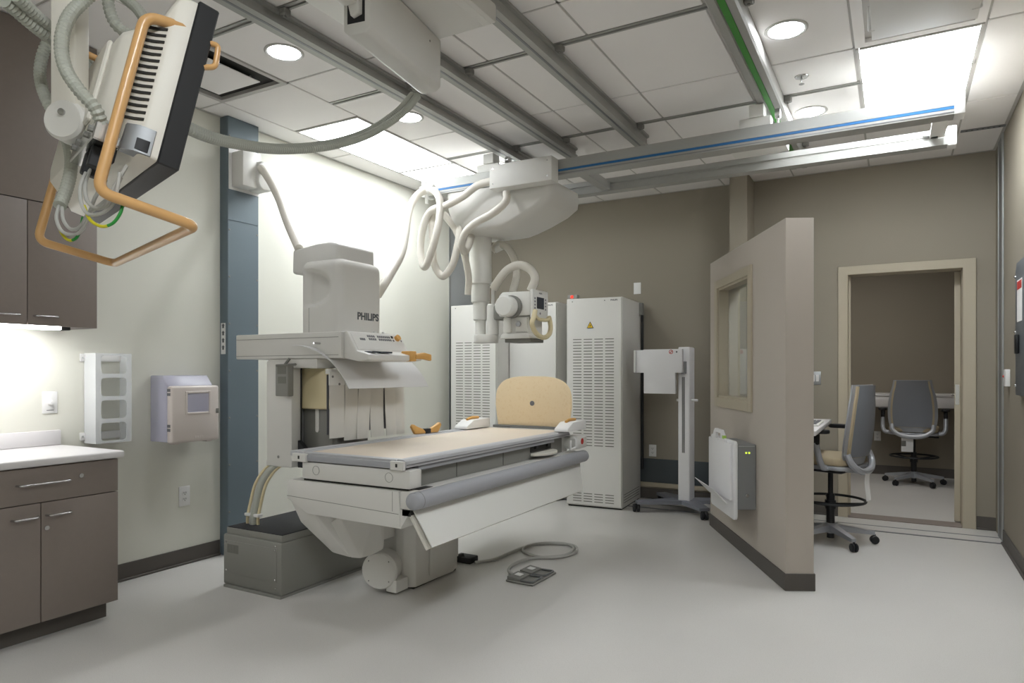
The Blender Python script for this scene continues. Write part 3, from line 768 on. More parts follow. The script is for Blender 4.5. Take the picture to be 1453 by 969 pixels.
# tube handles: two side frames joined by a front loop below the screen
fr = fillet([(0.017, 0.06, 0.345), (0.017, 0.144, 0.325), (0.017, 0.144, -0.107), (0.017, -0.068, -0.107), (0.794, -0.068, -0.107), (0.794, 0.144, -0.107), (0.794, 0.144, 0.325), (0.794, 0.06, 0.345)], 0.03)
MB().tube([MM @ p for p in fr], 0.0125, 14, smooth=False).build('tube_frame', 'beige_handle', t, True, ang=60)
lp_ = fillet([(0.16, 0.03, 0.40), (0.16, 0.03, 0.445), (0.16, -0.05, 0.42), (0.10, -0.05, 0.395), (0.10, -0.05, 0.34), (0.10, 0.0, 0.33)], 0.02)
MB().tube([MM @ p for p in fillet([(0.006, 0.004, 0.335), (0.006, -0.017, 0.34), (0.006, -0.022, 0.285), (0.006, 0.004, 0.27)], 0.012)], 0.007, 10, smooth=False).build('grip', 'beige_handle', t, True, ang=60)
br = fillet([(0.30, 0.17, 0.30), (0.30, 0.215, 0.30), (0.30, 0.215, 0.10), (0.30, 0.17, 0.10)], 0.02)
MB().tube([MM @ p for p in br], 0.009, 10, smooth=False).build('bracket_tube', 'beige_handle', t, True, ang=60)
MB().box(0.16, 0.42, 0.17, 0.182, 0.09, 0.30, 0.004, 1, M=MM).build('mount_plate', 'offwhite_plastic', t, True)
# post with round joint
J = Vector((-1.765, 0.925, 1.885))
v_ = Vector((0.49, -0.87, 0)).normalized()                    # faces the room
s2 = Vector((0.87, 0.49, 0)).normalized()
PM = Matrix(((s2.x, v_.x, 0, J.x), (s2.y, v_.y, 0, J.y), (0, 0, 1, J.z), (0, 0, 0, 1)))
ps = MB().prism([(-0.031, 0.0)] + [(0.031 * -math.cos(R(a)), -0.031 * math.sin(R(a)) * 1.0) for a in range(15, 180, 15)] + [(0.031, 0.0), (0.031, 0.81), (-0.031, 0.81)], 'y', -0.028, 0.028, 0.006, M=PM)
ps = ps.build('post', 'offwhite_plastic', t, True)
MB().lathe([(0, -0.03), (0.044, -0.03), (0.05, -0.022), (0.05, 0.022), (0.044, 0.03), (0, 0.03)], PM @ Vector((0, 0, -0.005)), v_, 32).build('joint_disc', 'machine', ps, True)
MB().cyl(PM @ Vector((0, 0.028, 0.01)), PM @ Vector((0, 0.036, 0.01)), 0.008, 12).build('bolt', 'steel', ps, True)
jw = MM @ Vector((0.28, 0.182, 0.16))
MB().tube(fillet([J + Vector((0, 0, -0.02)), J + (jw - J) * 0.5 + Vector((0, 0, -0.035)), jw], 0.02), 0.026, 14, smooth=False).build('knuckle', 'steel', ps, True)
for P_ in (HOSE_MA, HOSE_MB, HOSE_MC):
    MB().tube(P_, 0.0155, 12, 10, corr=(0.011, 0.2)).build('corrugated_hose', 'hose_grey', t, True, ang=15)
for P_ in (CAB1, CAB2, CAB3, CAB4):
    MB().tube(P_, 0.0042, 8, 8).build('signal_cable', 'cable_grey', t, True)
for P_ in (CABY1, CABY2):
    q = spline(P_, 8); h_ = len(q) // 2
    MB().tube(q[:h_ + 1], 0.0036, 8, smooth=False).build('earth_cable', 'cable_yellow', t, True)
    MB().tube(q[h_:], 0.0036, 8, smooth=False).build('earth_cable', 'cable_green', t, True)

# ------------------------------------------------------------------ wall cabinets and base cabinet
def bar_handle(name, parent, x, y0, y1, z, proj=0.03, r=0.005, m='steel'):
    p = fillet([(x, y0, z), (x + proj, y0 + 0.008, z), (x + proj, y1 - 0.008, z), (x, y1, z)], 0.012)
    return MB().tube(p, r, 8, smooth=False).build(name, m, parent, True, ang=60)
t = thing('base_cabinet', 'brown laminate base cabinet with one wide drawer over two doors', 'cabinet', (-3.79, 1.70, 0))
pbox('carcass', 'laminate_edge', t, (-4.075, -3.522, 1.335, 2.065, 0.09, 0.825))
pbox('toe_kick', 'base_vinyl', t, (-4.07, -3.565, 1.34, 2.045, 0.0, 0.09))
d = pbox('drawer', 'laminate', t, (-3.52, -3.50, 1.337, 2.068, 0.655, 0.82), 0.0015)
bar_handle('handle', d, -3.50, 1.60, 1.83, 0.745)
MB().cyl((-3.50, 1.885, 0.757), (-3.494, 1.885, 0.757), 0.011, 14).build('lock', 'steel', d, True)
for y0, y1, hy in ((1.337, 1.702, 1.58), (1.706, 2.068, 1.725)):
    d = pbox('door', 'laminate', t, (-3.52, -3.50, y0, y1, 0.09, 0.651), 0.0015)
    bar_handle('handle', d, -3.50, hy, hy + 0.11, 0.59)
    if y0 > 1.5: MB().cyl((-3.50, 1.728, 0.53), (-3.494, 1.728, 0.53), 0.011, 14).build('lock', 'steel', d, True)
t = thing('countertop', 'white countertop with upstand on the brown base cabinet', 'countertop', (-3.79, 1.70, 0.825))
pbox('worktop', 'counter_white', t, (-4.08, -3.475, 1.30, 2.09, 0.826, 0.862), 0.01, seg=3)
pbox('upstand', 'counter_white', t, (-4.083, -4.055, 1.30, 2.078, 0.863, 0.945), 0.004)
t = thing('upper_cabinet', 'dark brown tall wall cabinet with two lower doors above the counter', 'cabinet', (-3.94, 1.7, 1.50))
pbox('carcass', 'laminate_edge', t, (-4.083, -3.822, 1.435, 2.128, 1.505, 3.02))
pbox('upper_panel', 'laminate', t, (-3.82, -3.80, 1.435, 2.13, 2.137, 3.028), 0.001)
for y0, y1, hy in ((1.435, 1.786, 1.64), (1.790, 2.13, 1.815)):
    d = pbox('door', 'laminate', t, (-3.82, -3.80, y0, y1, 1.505, 2.132), 0.001)
    bar_handle('handle', d, -3.80, hy, hy + 0.115, 1.552, 0.025, 0.004)
t = thing('under_cabinet_light', 'slim lit strip lamp under the wall cabinet', 'light', (-3.90, 1.7, 1.49))
pbox('lamp_body', 'black_soft', t, (-3.90, -3.815, 1.955, 2.0, 1.488, 1.504))
pbox('lamp_tube', 'lamp_strip', t, (-3.90, -3.815, 1.44, 1.954, 1.490, 1.504))

# ------------------------------------------------------------------ wall fittings
def plate(name, label, cat, cx_, cy_, cz_, face, w=0.075, h=0.118, kind='outlet', m='white_plastic'):
    # face: 'x+' on left wall, 'y-' on back wall, 'x-' on right wall
    rot = {'x+': R(90), 'y-': 0.0, 'x-': R(-90)}[face]
    t = thing(name, label, cat, (cx_, cy_, cz_), rot)
    MB().box(-w / 2, w / 2, -0.006, 0, -h / 2, h / 2, 0.003).build('cover_plate', m, t)
    if kind == 'outlet':
        for z in (-0.02, 0.02):
            s_ = MB().prism(rrect(0.034, 0.028, 0.01, 4, 0, z), 'y', -0.0085, -0.006).build('socket', m, t)
            q = MB()
            for x in (-0.007, 0.007): q.box(x - 0.0015, x + 0.0015, -0.0092, -0.0084, z - 0.002, z + 0.008)
            q.cyl((0, -0.0092, z - 0.008), (0, -0.0084, z - 0.008), 0.003, 8)
            q.build('slots', 'vent_dark', s_)
    elif kind == 'knob':
        MB().lathe([(0.014, 0), (0.014, 0.006), (0.011, 0.02), (0.0, 0.022)], (0, -0.006, 0), (0, -1, 0), 20).build('dimmer_knob', 'white_plastic', t)
        MB().box(-0.018, 0.018, -0.0068, -0.006, -0.045, -0.041).build('dimmer_scale', 'button_grey', t)
    elif kind == 'switches':
        for x in (-0.018, 0.018):
            MB().box(x - 0.012, x + 0.012, -0.010, -0.006, -0.03, 0.03, 0.002, 1).build('rocker', 'white_plastic', t)
    return t
plate('dimmer_switch', 'white dimmer switch with round knob above the counter', 'switch', XL, 2.032, 1.098, 'x+', kind='knob', w=0.078, h=0.12)
plate('power_outlet', 'white double outlet low on the white left wall', 'outlet', XL, 2.852, 0.449, 'x+', w=0.08, h=0.13)
plate('blank_plate', 'plain white cover plate high on back wall above equipment cabinet', 'wall plate', -2.27, YB, 2.11, 'y-', kind='none', w=0.075, h=0.115)
plate('power_outlet', 'white double outlet low on back wall behind mobile stand', 'outlet', -2.11, YB, 0.48, 'y-')
plate('light_switch', 'steel double switch plate on back wall beside the partition', 'switch', -0.62, YB, 1.21, 'y-', kind='switches', m='aluminium', w=0.09)
plate('power_outlet', 'white double outlet on far wall of the inner room', 'outlet', -0.19, 9.6, 0.47, 'y-')

# acrylic glove box rack on left wall
t = thing('glove_box_rack', 'clear white four-compartment glove box rack on left wall', 'wall rack', (-4.03, 2.32, 0.85))
m = MB()
xa = -3.97
ys_, ye_ = 2.215, 2.425
zc = [0.857, 0.985, 1.115, 1.245, 1.375]
fr_ = MB()
fr_.box(xa, xa + 0.005, ys_, ys_ + 0.03, zc[0], zc[4]); fr_.box(xa, xa + 0.005, ye_ - 0.03, ye_, zc[0], zc[4])
for k in range(5):
    fr_.box(xa + 0.0002, xa + 0.0048, ys_ + 0.03, ye_ - 0.03, max(zc[0], zc[k] - 0.012), min(zc[4], zc[k] + 0.012))
for k in range(4):
    for (yy, sy) in ((ys_ + 0.03, 1), (ye_ - 0.03, -1)):
        for (zz, sz) in ((zc[k] + 0.012, 1), (zc[k + 1] - 0.012, -1)):
            q = [(yy, zz), (yy + sy * 0.02, zz), (yy + sy * 0.006, zz + sz * 0.006), (yy, zz + sz * 0.02)]
            fr_.prism(q, 'x', xa + 0.0004, xa + 0.0046)
fr_.build('front_frame', 'clear_white', t, True)
pbox('side_panel', 'clear_white', t, (XL + 0.004, xa, ys_, ys_ + 0.004, zc[0], zc[4]))
pbox('side_panel', 'clear_white', t, (XL + 0.004, xa, ye_ - 0.004, ye_, zc[0], zc[4]))
for k in range(4):
    pbox('shelf', 'clear_white', t, (XL + 0.004, xa, ys_ + 0.005, ye_ - 0.005, zc[k] - 0.002, zc[k] + 0.002))
for z in (0.895, 1.35):
    pbox('bracket', 'white_plastic', t, (XL, XL + 0.012, 2.19, ye_, z - 0.022, z + 0.022), 0.002)
    MB().cyl((XL + 0.012, 2.202, z), (XL + 0.015, 2.202, z), 0.005, 10).build('screw', 'steel', t, True)

# sharps / dispenser box
t = thing('sharps_container', 'pale wall dispenser with clear violet back and small window', 'sharps container', (-3.97, 2.77, 0.82))
m = MB().prism([(-4.083, 0.83), (-3.90, 0.83), (-3.90, 1.18), (-3.955, 1.245), (-4.083, 1.245)], 'y', 2.615, 2.93, 0.008).build('clear_bin', 'clear_purple', t, True)
dd_ = MB().box(-3.905, -3.855, 2.605, 2.945, 0.825, 1.18, 0.016, 3).build('front_door', 'dispenser_white', t, True)
fr_ = MB()
for b_ in ((2.70, 2.715, 1.0, 1.145), (2.865, 2.88, 1.0, 1.145), (2.715, 2.865, 1.0, 1.013), (2.715, 2.865, 1.132, 1.145)):
    fr_.box(-3.857, -3.851, b_[0], b_[1], b_[2], b_[3], 0.002, 1)
fr_.build('window_frame', 'dispenser_white', dd_, True)
pbox('window', 'clear_purple', dd_, (-3.8545, -3.8535, 2.715, 2.865, 1.013, 1.132))
pbox('content_card', 'slot_grey', dd_, (-3.8552, -3.8546, 2.74, 2.85, 1.015, 1.10))
pbox('latch', 'slot_grey', dd_, (-3.856, -3.853, 2.92, 2.94, 1.0, 1.03), 0.001)
for z in (0.90, 1.12):
    m = MB()
    for k in range(2): m.box(-3.895, -3.865, 2.6035, 2.606, z + k * 0.025, z + 0.018 + k * 0.025)
    m.build('hinge', 'button_grey', dd_, True)
m = MB()
for k in range(4): m.box(-3.856, -3.8542, 2.765 + k * 0.016, 2.777 + k * 0.016, 0.848, 0.862, 0.0006, 1)
m.build('embossed_mark', 'dispenser_white', dd_, True)
for y in (2.66, 2.89): pbox('foot', 'dispenser_white', t, (-3.93, -3.88, y - 0.02, y + 0.02, 0.817, 0.83), 0.003)

# ------------------------------------------------------------------ blue column on left wall
t = thing('cable_column', 'blue-grey steel cable column against left wall', 'column', (-4.04, 3.26, 0))
pbox('column_body', 'column_blue', t, (XL, -4.007, 3.125, 3.385, 0, CEIL - 0.001), 0.002)
pbox('front_cover', 'column_blue', t, (-4.0065, -4.003, 3.127, 3.383, 0.0, 2.315))
pbox('front_cover', 'column_blue', t, (-4.0065, -4.003, 3.127, 3.383, 2.319, CEIL - 0.002))
for k in range(9):
    for y in (3.139, 3.372):
        z = 0.30 + k * 0.325
        if z < 2.95: MB().sphere((-4.003, y, z), 0.007, 8, sc=(0.5, 1, 1)).build('screw', 'under_grey', t, True)
lb = pbox('label_plate', 'paper', t, (-4.072, -4.026, 3.1235, 3.125, 1.39, 1.605))
for k in range(4):
    z = 1.42 + k * 0.05
    MB().prism([(-4.058, z), (-4.04, z), (-4.04, z + 0.018), (-4.033, z + 0.018), (-4.049, z + 0.032), (-4.065, z + 0.018), (-4.058, z + 0.018)], 'y', 3.1228, 3.1236).build('arrow_mark', 'text_grey', lb, True)
t = thing('hose_outlet_box', 'white hose outlet box on the blue column with thick hose', 'cable outlet', (-3.93, 3.25, 2.54))
pbox('back_plate', 'white_plastic', t, (-4.0025, -3.998, 3.13, 3.40, 2.53, 2.84))
MB().prism([(3.15, 2.545), (3.27, 2.545), (3.27, 2.78), (3.22, 2.80), (3.15, 2.785)], 'x', -3.998, -3.88, 0.008).build('box_body', 'machine', t, True)
MB().prism(rrect(0.14, 0.20, 0.045, 8, 3.335, 2.645), 'x', -3.998, -3.86, 0.012).build('box_cheek', 'machine_light', t, True)
MB().tube([(-3.93, 3.335, 2.70)] + HOSE_COL, 0.028, 14, 10).build('cable_hose', 'hose_white', t, True, ang=60)

# ------------------------------------------------------------------ x-ray table
t = thing('xray_table', 'white fluoroscopy table with beige top grey bumper and open side flap', 'x-ray table', (-2.43, 3.5, 0.0))
TY0, TY1 = 2.565, 4.42
tp = MB().prism([(-2.735, 0.835), (-2.73, 0.848), (-2.70, 0.848), (-2.695, 0.842), (-2.075, 0.842), (-2.07, 0.85), (-2.035, 0.85), (-2.02, 0.842), (-2.018, 0.812), (-2.735, 0.812)], 'y', TY0, TY1).build('tabletop_frame', 'edge_light', t, True, ang=20)
pbox('beige_top', 'beige_top', tp, (-2.69, -2.08, TY0 + 0.05, TY1 - 0.002, 0.8425, 0.8465), 0.001)
pbox('end_strip', 'edge_light', tp, (-2.69, -2.08, TY0 + 0.002, TY0 + 0.05, 0.8425, 0.8475), 0.001)
m = MB().box(-2.016, -2.0135, TY0, TY1, 0.8235, 0.8265)
m.build('edge_groove', 'aluminium_dark', tp, True)
for x0, x1 in ((-2.755, -2.655), (-2.10, -2.02)):
    MB().box(x0, x1, TY0 - 0.022, TY0 - 0.001, 0.80, 0.843, 0.003, 1).build('end_bracket', 'machine', tp, True)
    MB().box((x0 + x1) / 2 - 0.006, (x0 + x1) / 2 + 0.006, TY0 - 0.0228, TY0 - 0.0215, 0.815, 0.832).build('bracket_slot', 'vent_dark', tp, True)
pbox('far_side_rail', 'edge_light', tp, (-2.79, -2.736, TY0, TY1, 0.825, 0.852), 0.003)
pbox('end_profile', 'bumper_grey', tp, (-2.655, -2.10, TY0 - 0.012, TY0 - 0.001, 0.806, 0.836), 0.002)
# case under the top
cs = pbox('end_case', 'machine', t, (-2.70, -1.995, TY0 - 0.003, TY0 + 0.09, 0.712, 0.80), 0.006)
for x in (-2.60, -2.12): MB().lathe([(0.022, 0), (0.024, 0), (0.024, 0.0012), (0.022, 0.0012), (0.022, 0)], (x, TY0 - 0.003, 0.76), (0, -1, 0), 24).build('round_plug', 'machine_grey', cs, True)
pbox('under_case', 'under_grey', t, (-2.68, -2.06, TY0 + 0.09, 4.38, 0.70, 0.80))
pbox('side_skirt', 'bumper_grey', t, (-2.058, -2.03, TY0 + 0.11, 4.20, 0.786, 0.808), 0.003)
pbox('under_strip', 'vent_dark', t, (-2.70, -2.02, TY0 + 0.01, TY0 + 0.06, 0.702, 0.714))
for y in (3.05, 3.55): pbox('panel_joint', 'vent_dark', t, (-2.0605, -2.0585, y, y + 0.004, 0.705, 0.79))
# main body
bd = MB().prism([(-2.81, 0.60), (-2.81, 0.69), (-2.80, 0.70), (-2.06, 0.70), (-2.055, 0.60), (-2.05, 0.52), (-2.66, 0.53)], 'y', TY0 - 0.005, 4.45, 0.006).build('main_body', 'machine', t, True)
flapz = MB().add([(-2.808, TY0 - 0.0056, 0.612), (-2.06, TY0 - 0.0056, 0.588), (-2.06, TY0 - 0.0056, 0.591), (-2.808, TY0 - 0.0056, 0.615), (-2.808, TY0 - 0.004, 0.612), (-2.06, TY0 - 0.004, 0.588), (-2.06, TY0 - 0.004, 0.591), (-2.808, TY0 - 0.004, 0.615)], [(0, 1, 2, 3), (4, 7, 6, 5), (0, 4, 5, 1), (3, 2, 6, 7), (0, 3, 7, 4), (1, 5, 6, 2)])
flapz.build('body_seam', 'machine_grey', bd, True)
MB().box(-2.099, -2.0965, TY0 - 0.0056, TY0 - 0.004, 0.60, 0.695).build('body_seam', 'machine_grey', bd, True)
sd = MB().prism([(-2.052, 0.615), (-1.985, 0.615), (-1.985, 0.70), (-2.052, 0.70)], 'y', TY0 - 0.003, 4.50, 0.004).build('side_shelf', 'machine', t, True)
pbox('shelf_slot', 'vent_dark', sd, (-2.035, -1.99, 2.63, 2.74, 0.7, 0.7015))
# faceted drive covers hanging under the near end
yb_ = 2.99
m = MB().hull([(-2.805, 2.572, 0.60), (-2.62, 2.575, 0.53), (-2.75, 2.60, 0.47), (-2.66, 2.74, 0.288), (-2.585, 2.80, 0.256), (-2.635, 2.66, 0.455),
               (-2.805, yb_, 0.60), (-2.60, yb_, 0.53), (-2.75, yb_, 0.47), (-2.66, yb_, 0.288), (-2.585, yb_, 0.256)])
hl = m.build('tilt_drive_cover', 'machine', t, True)
m = MB().hull([(-2.633, 2.662, 0.452), (-2.572, 2.705, 0.50), (-2.583, 2.802, 0.254), (-2.547, 2.845, 0.245), (-2.535, 2.95, 0.25), (-2.50, 2.92, 0.52), (-2.50, yb_, 0.52), (-2.51, yb_, 0.27), (-2.60, yb_, 0.26), (-2.62, yb_, 0.50)])
dc = m.build('drive_box', 'machine', t, True)
# small socket plate on the drive box
sl = Vector((0, 0.10, -0.19)).normalized()
fa = Vector((-2.60, 2.735, 0.40)); fxv = Vector((0.075, 0.20, 0.0)).normalized(); fzv = Vector((0.05, 0.14, -0.198)).normalized()
fnv = fxv.cross(fzv).normalized()
if fnv.x < 0: fnv = -fnv
FM = Matrix(((fxv.x, fnv.x, -fzv.x, fa.x), (fxv.y, fnv.y, -fzv.y, fa.y), (fxv.z, fnv.z, -fzv.z, fa.z), (0, 0, 0, 1)))
MB().box(0.0, 0.035, 0.0, 0.006, 0.0, 0.022, M=FM).build('socket_plate', 'under_grey', dc, True)
for q in ((0.055, 0.03), (0.055, 0.0), (0.095, 0.032), (0.095, 0.002)):
    MB().cyl(FM @ Vector((q[0], 0.0, q[1])), FM @ Vector((q[0], 0.006, q[1])), 0.004, 8).build('screw', 'under_grey', dc, True)
# bumper along the operator side
m = MB().cyl((-1.965, 2.555, 0.66), (-1.965, 4.545, 0.66), 0.042, 28).sphere((-1.965, 2.555, 0.66), 0.042, 28, sc=(1, 0.75, 1)).sphere((-1.965, 4.545, 0.66), 0.042, 28, sc=(1, 0.75, 1))
m.build('bumper', 'bumper_grey', t, True, ang=50)
MB().lathe([(0.0424, 0), (0.0427, 0.0), (0.0427, 0.003), (0.0424, 0.003)], (-1.965, 2.585, 0.66), (0, 1, 0), 28).build('bumper_joint', 'under_grey', t, True)
# side flap, hinged under the bumper
def flap(x0, z0, x1, z1, y0, y1a, y1b, th):
    n_ = Vector((z0 - z1, 0, x1 - x0)).normalized()
    a = [Vector((x0, y0, z0)), Vector((x0, y1a, z0)), Vector((x1, y1b, z1)), Vector((x1, y0, z1))]
    b = [p - n_ * th for p in a]
    return MB().add(a + b, [(0, 1, 2, 3), (7, 6, 5, 4), (0, 4, 5, 1), (1, 5, 6, 2), (2, 6, 7, 3), (3, 7, 4, 0)])
flap(-1.985, 0.612, -1.875, 0.452, 2.58, 4.53, 4.33, 0.006).build('side_flap', 'machine_light', t, True)
flap(-1.998, 0.602, -1.892, 0.443, 2.565, 4.50, 4.32, 0.012).build('flap_frame', 'offwhite_plastic', t, True)
pbox('flap_gap', 'vent_dark', t, (-2.04, -1.99, 2.562, 2.60, 0.585, 0.614))
MB().prism([(-2.05, 0.52), (-1.99, 0.612), (-2.05, 0.612)], 'y', 2.562, 4.30).build('flap_support', 'machine', t, True)
# pedestal
pd_ = MB().prism([(-2.74, 3.16), (-2.58, 3.16), (-2.545, 3.14), (-2.49, 3.14), (-2.43, 3.18), (-2.42, 3.55), (-2.45, 3.64), (-2.74, 3.66)], 'z', 0.012, 0.522, 0.008).build('pedestal', 'machine', t, True)
MB().prism([(3.30, 0.05), (3.60, 0.10), (3.60, 0.45), (3.30, 0.45)], 'x', -2.4245, -2.415, 0.004).build('pedestal_panel', 'machine', pd_, True)
pbox('pedestal_base', 'vent_dark', t, (-2.72, -2.45, 3.18, 3.62, 0.0, 0.014))
pbox('pedestal_block', 'machine', t, (-2.73, -2.56, 3.02, 3.158, 0.30, 0.52), 0.008)
m = MB().lathe([(0, 0), (0.098, 0), (0.106, 0.01), (0.106, 0.03), (0.098, 0.035), (0.098, 0.13), (0, 0.13)], (-2.555, 3.0, 0.135), (-0.35, 1, 0), 40)
mc = m.build('motor_cap', 'machine', t, True)
m = MB()
for a in range(0, 360, 90):
    m.cyl(Vector((-2.555, 2.999, 0.135)) + Vector((0.08 * math.cos(R(a + 45)), 0.0 + 0.028 * math.cos(R(a + 45)), 0.08 * math.sin(R(a + 45)))), Vector((-2.556, 2.996, 0.135)) + Vector((0.08 * math.cos(R(a + 45)), 0.0 + 0.028 * math.cos(R(a + 45)), 0.08 * math.sin(R(a + 45)))), 0.004, 6)
m.build('screws', 'under_grey', mc, True)
MB().box(-2.53, -2.455, 3.03, 3.14, 0.015, 0.085, 0.004, 1).build('floor_foot', 'machine', t, True)
m = MB().box(-2.87, -2.80, 2.62, 2.70, 0.63, 0.665, 0.003, 1).box(-2.85, -2.80, 2.66, 2.72, 0.59, 0.62, 0.003, 1)
m.build('side_bracket', 'machine_grey', t, True)
# accessory clamps, foot board and items carried by the rails
for x0, x1 in ((-2.79, -2.68), (-2.06, -1.955)):
    y0_ = 4.10 if x0 < -2.5 else 4.25
    c = MB().prism([(y0_, 0.853), (y0_ + 0.01, 0.875), (y0_ + 0.10, 0.915), (y0_ + 0.32, 0.92), (y0_ + 0.33, 0.853)], 'x', x0, x1, 0.006).build('rail_clamp', 'white_plastic', t, True)
    MB().tube([((x0 + x1) / 2, y0_ + 0.09, 0.917), ((x0 + x1) / 2, y0_ + 0.15, 0.928), ((x0 + x1) / 2, y0_ + 0.24, 0.925)], 0.011, 8, 6).build('clamp_lever', 'orange_knob', c, True)
pts = []
fb = []
for k in range(33):
    a = PI * k / 32
    cs_, sn = math.cos(a), math.sin(a)
    e = 0.62
    fb.append((-2.335 + 0.315 * math.copysign(abs(cs_) ** e, cs_), 1.02 + 0.215 * abs(sn) ** e))
fb = fb + [(-2.63, 0.868), (-2.04, 0.868)]
f_ = MB().prism(fb, 'y', 4.455, 4.475, 0.004).build('foot_board', 'beige_board', t, True)
MB().lathe([(0, 0), (0.018, 0), (0.018, 0.004), (0, 0.004)], (-2.335, 4.455, 1.035), (0, -1, 0), 18).build('board_knob', 'button_grey', f_, True)
pbox('board_hinge', 'aluminium_dark', f_, (-2.66, -2.02, 4.43, 4.48, 0.85, 0.868), 0.003)
e_ = MB().prism(rrect(0.18, 0.09, 0.02, 5, 4.50, 0.765), 'x', -2.06, -1.955, 0.008).build('end_control', 'machine_light', t, True)
MB().cyl((-1.956, 4.50, 0.77), (-1.9525, 4.50, 0.77), 0.022, 18).build('emergency_stop_mark', 'red', e_, True)
MB().tube(fillet([(-1.97, 4.39, 0.80), (-1.955, 4.39, 0.79), (-1.955, 4.39, 0.735), (-1.975, 4.34, 0.725), (-1.975, 4.34, 0.79)], 0.015), 0.009, 8, smooth=False).build('grip_loop', 'white_plastic', t, True)
# hand switch tray under the far end
tr = MB()
tr.prism([(-2.05 + 0.085 * math.sin(R(a)), 4.05 + 0.16 * math.cos(R(a))) for a in range(0, 181, 15)] + [(-2.05, 3.89)], 'z', 0.722, 0.74, 0.003).build('swing_tray', 'offwhite_plastic', t, True)
pbox('tray_bay', 'vent_dark', t, (-2.062, -2.056, 3.90, 4.20, 0.745, 0.786))
for y in (3.95, 4.12): pbox('bay_hook', 'black', t, (-2.057, -2.04, y, y + 0.03, 0.765, 0.787))
# orange levers on the far rail
for x, y, a in ((-2.765, 3.69, 165), (-2.765, 3.77, -12)):
    M_ = Matrix.Translation((x, y, 0.853)) @ Matrix.Rotation(R(a), 4, 'Z')
    MB().prism([(-0.03, 0.0), (0.07, 0.0), (0.10, 0.05), (0.085, 0.068), (0.05, 0.05), (0.0, 0.03)], 'x', -0.014, 0.014, 0.006, M=M_).build('band_lever', 'orange_knob', t, True)
pbox('lever_block', 'black_soft', t, (-2.775, -2.745, 3.70, 3.76, 0.852, 0.885), 0.004)

# ------------------------------------------------------------------ generator box on the floor
t = thing('stand_box', 'grey metal floor box with black rubber top behind the table end', 'floor stand', (-3.23, 3.2, 0))
pbox('plinth', 'machine_grey', t, (-3.455, -2.98, 2.668, 4.03, 0.0, 0.014))
bb = pbox('box_body', 'machine_grey', t, (-3.475, -2.985, 2.68, 4.05, 0.012, 0.31), 0.012)
pbox('box_lid', 'machine_grey', t, (-3.455, -2.99, 2.69, 4.04, 0.31, 0.348), 0.004)
pbox('rubber_mat', 'rubber_black', t, (-3.45, -2.995, 2.695, 4.035, 0.348, 0.352))
pbox('front_panel', 'machine_grey', bb, (-3.455, -3.02, 2.6755, 2.68, 0.085, 0.275), 0.001)
m = MB()
for k in range(9): m.box(-3.43 + k * 0.011, -3.424 + k * 0.011, 2.6745, 2.676, 0.205, 0.255)
s_ = m.build('vent_slots', 'slot_grey', bb, True); s_['kind'] = 'stuff'
m = MB()
for x in (-3.44, -3.03):
    for z in (0.10, 0.265): m.sphere((x, 2.675, z), 0.006, 8)
for z in (0.05, 0.288): m.sphere((-3.03, 2.679, z), 0.006, 8)
m.build('screws', 'steel', bb, True)

# ------------------------------------------------------------------ fluoroscopy tower behind the table
t = thing('fluoroscopy_tower', 'white image intensifier tower with control console and hanging protective strips', 'x-ray tower', (-3.2, 3.1, 0.353))
ps_ = pbox('post', 'machine', t, (-3.315, -3.10, 2.86, 2.94, 0.70, 1.335), 0.01)
MB().cyl((-3.21, 2.8585, 0.76), (-3.21, 2.862, 0.76), 0.009, 10).build('screw', 'under_grey', ps_, True)
pbox('post_edge', 'vent_dark', t, (-3.0995, -3.0965, 2.928, 2.938, 0.72, 1.30))
MB().prism([(-3.09, 0.70), (-2.99, 0.70), (-3.02, 0.80), (-3.09, 0.86)], 'y', 2.90, 2.93).build('gusset', 'black_soft', t, True)
pbox('carriage_plate', 'joint_pale', t, (-3.30, -3.155, 2.985, 3.06, 0.70, 1.30), 0.003)
pbox('guide_rail', 'aluminium', t, (-3.153, -3.138, 2.98, 3.01, 0.70, 1.05), 0.002)
pbox('inner_panel', 'under_grey', t, (-3.136, -2.90, 2.99, 3.30, 0.70, 1.10), 0.004)
MB().prism(rrect(0.028, 0.17, 0.013, 5, -3.02, 0.99), 'y', 2.984, 2.9905).build('panel_slot', 'machine', t, True)
arm = pbox('cross_arm', 'machine', t, (-3.575, -2.70, 2.85, 3.28, 1.345, 1.495), 0.006)
pbox('arm_line', 'machine_grey', arm, (-3.574, -2.72, 2.8488, 2.8502, 1.362, 1.365))
pbox('arm_line', 'machine_grey', arm, (-3.574, -2.72, 2.8488, 2.8502, 1.463, 1.466))
pbox('lower_arm', 'machine', t, (-3.30, -2.90, 2.862, 3.28, 1.29, 1.344), 0.004)
# image intensifier housing, lofted with a scoop in its near corner
bx0, bx1, by0, by1 = -3.215, -2.885, 3.03, 3.425
rings = []
NZ = 44
sec = rrect(bx1 - bx0, by1 - by0, 0.05, 12, (bx0 + bx1) / 2, (by0 + by1) / 2)
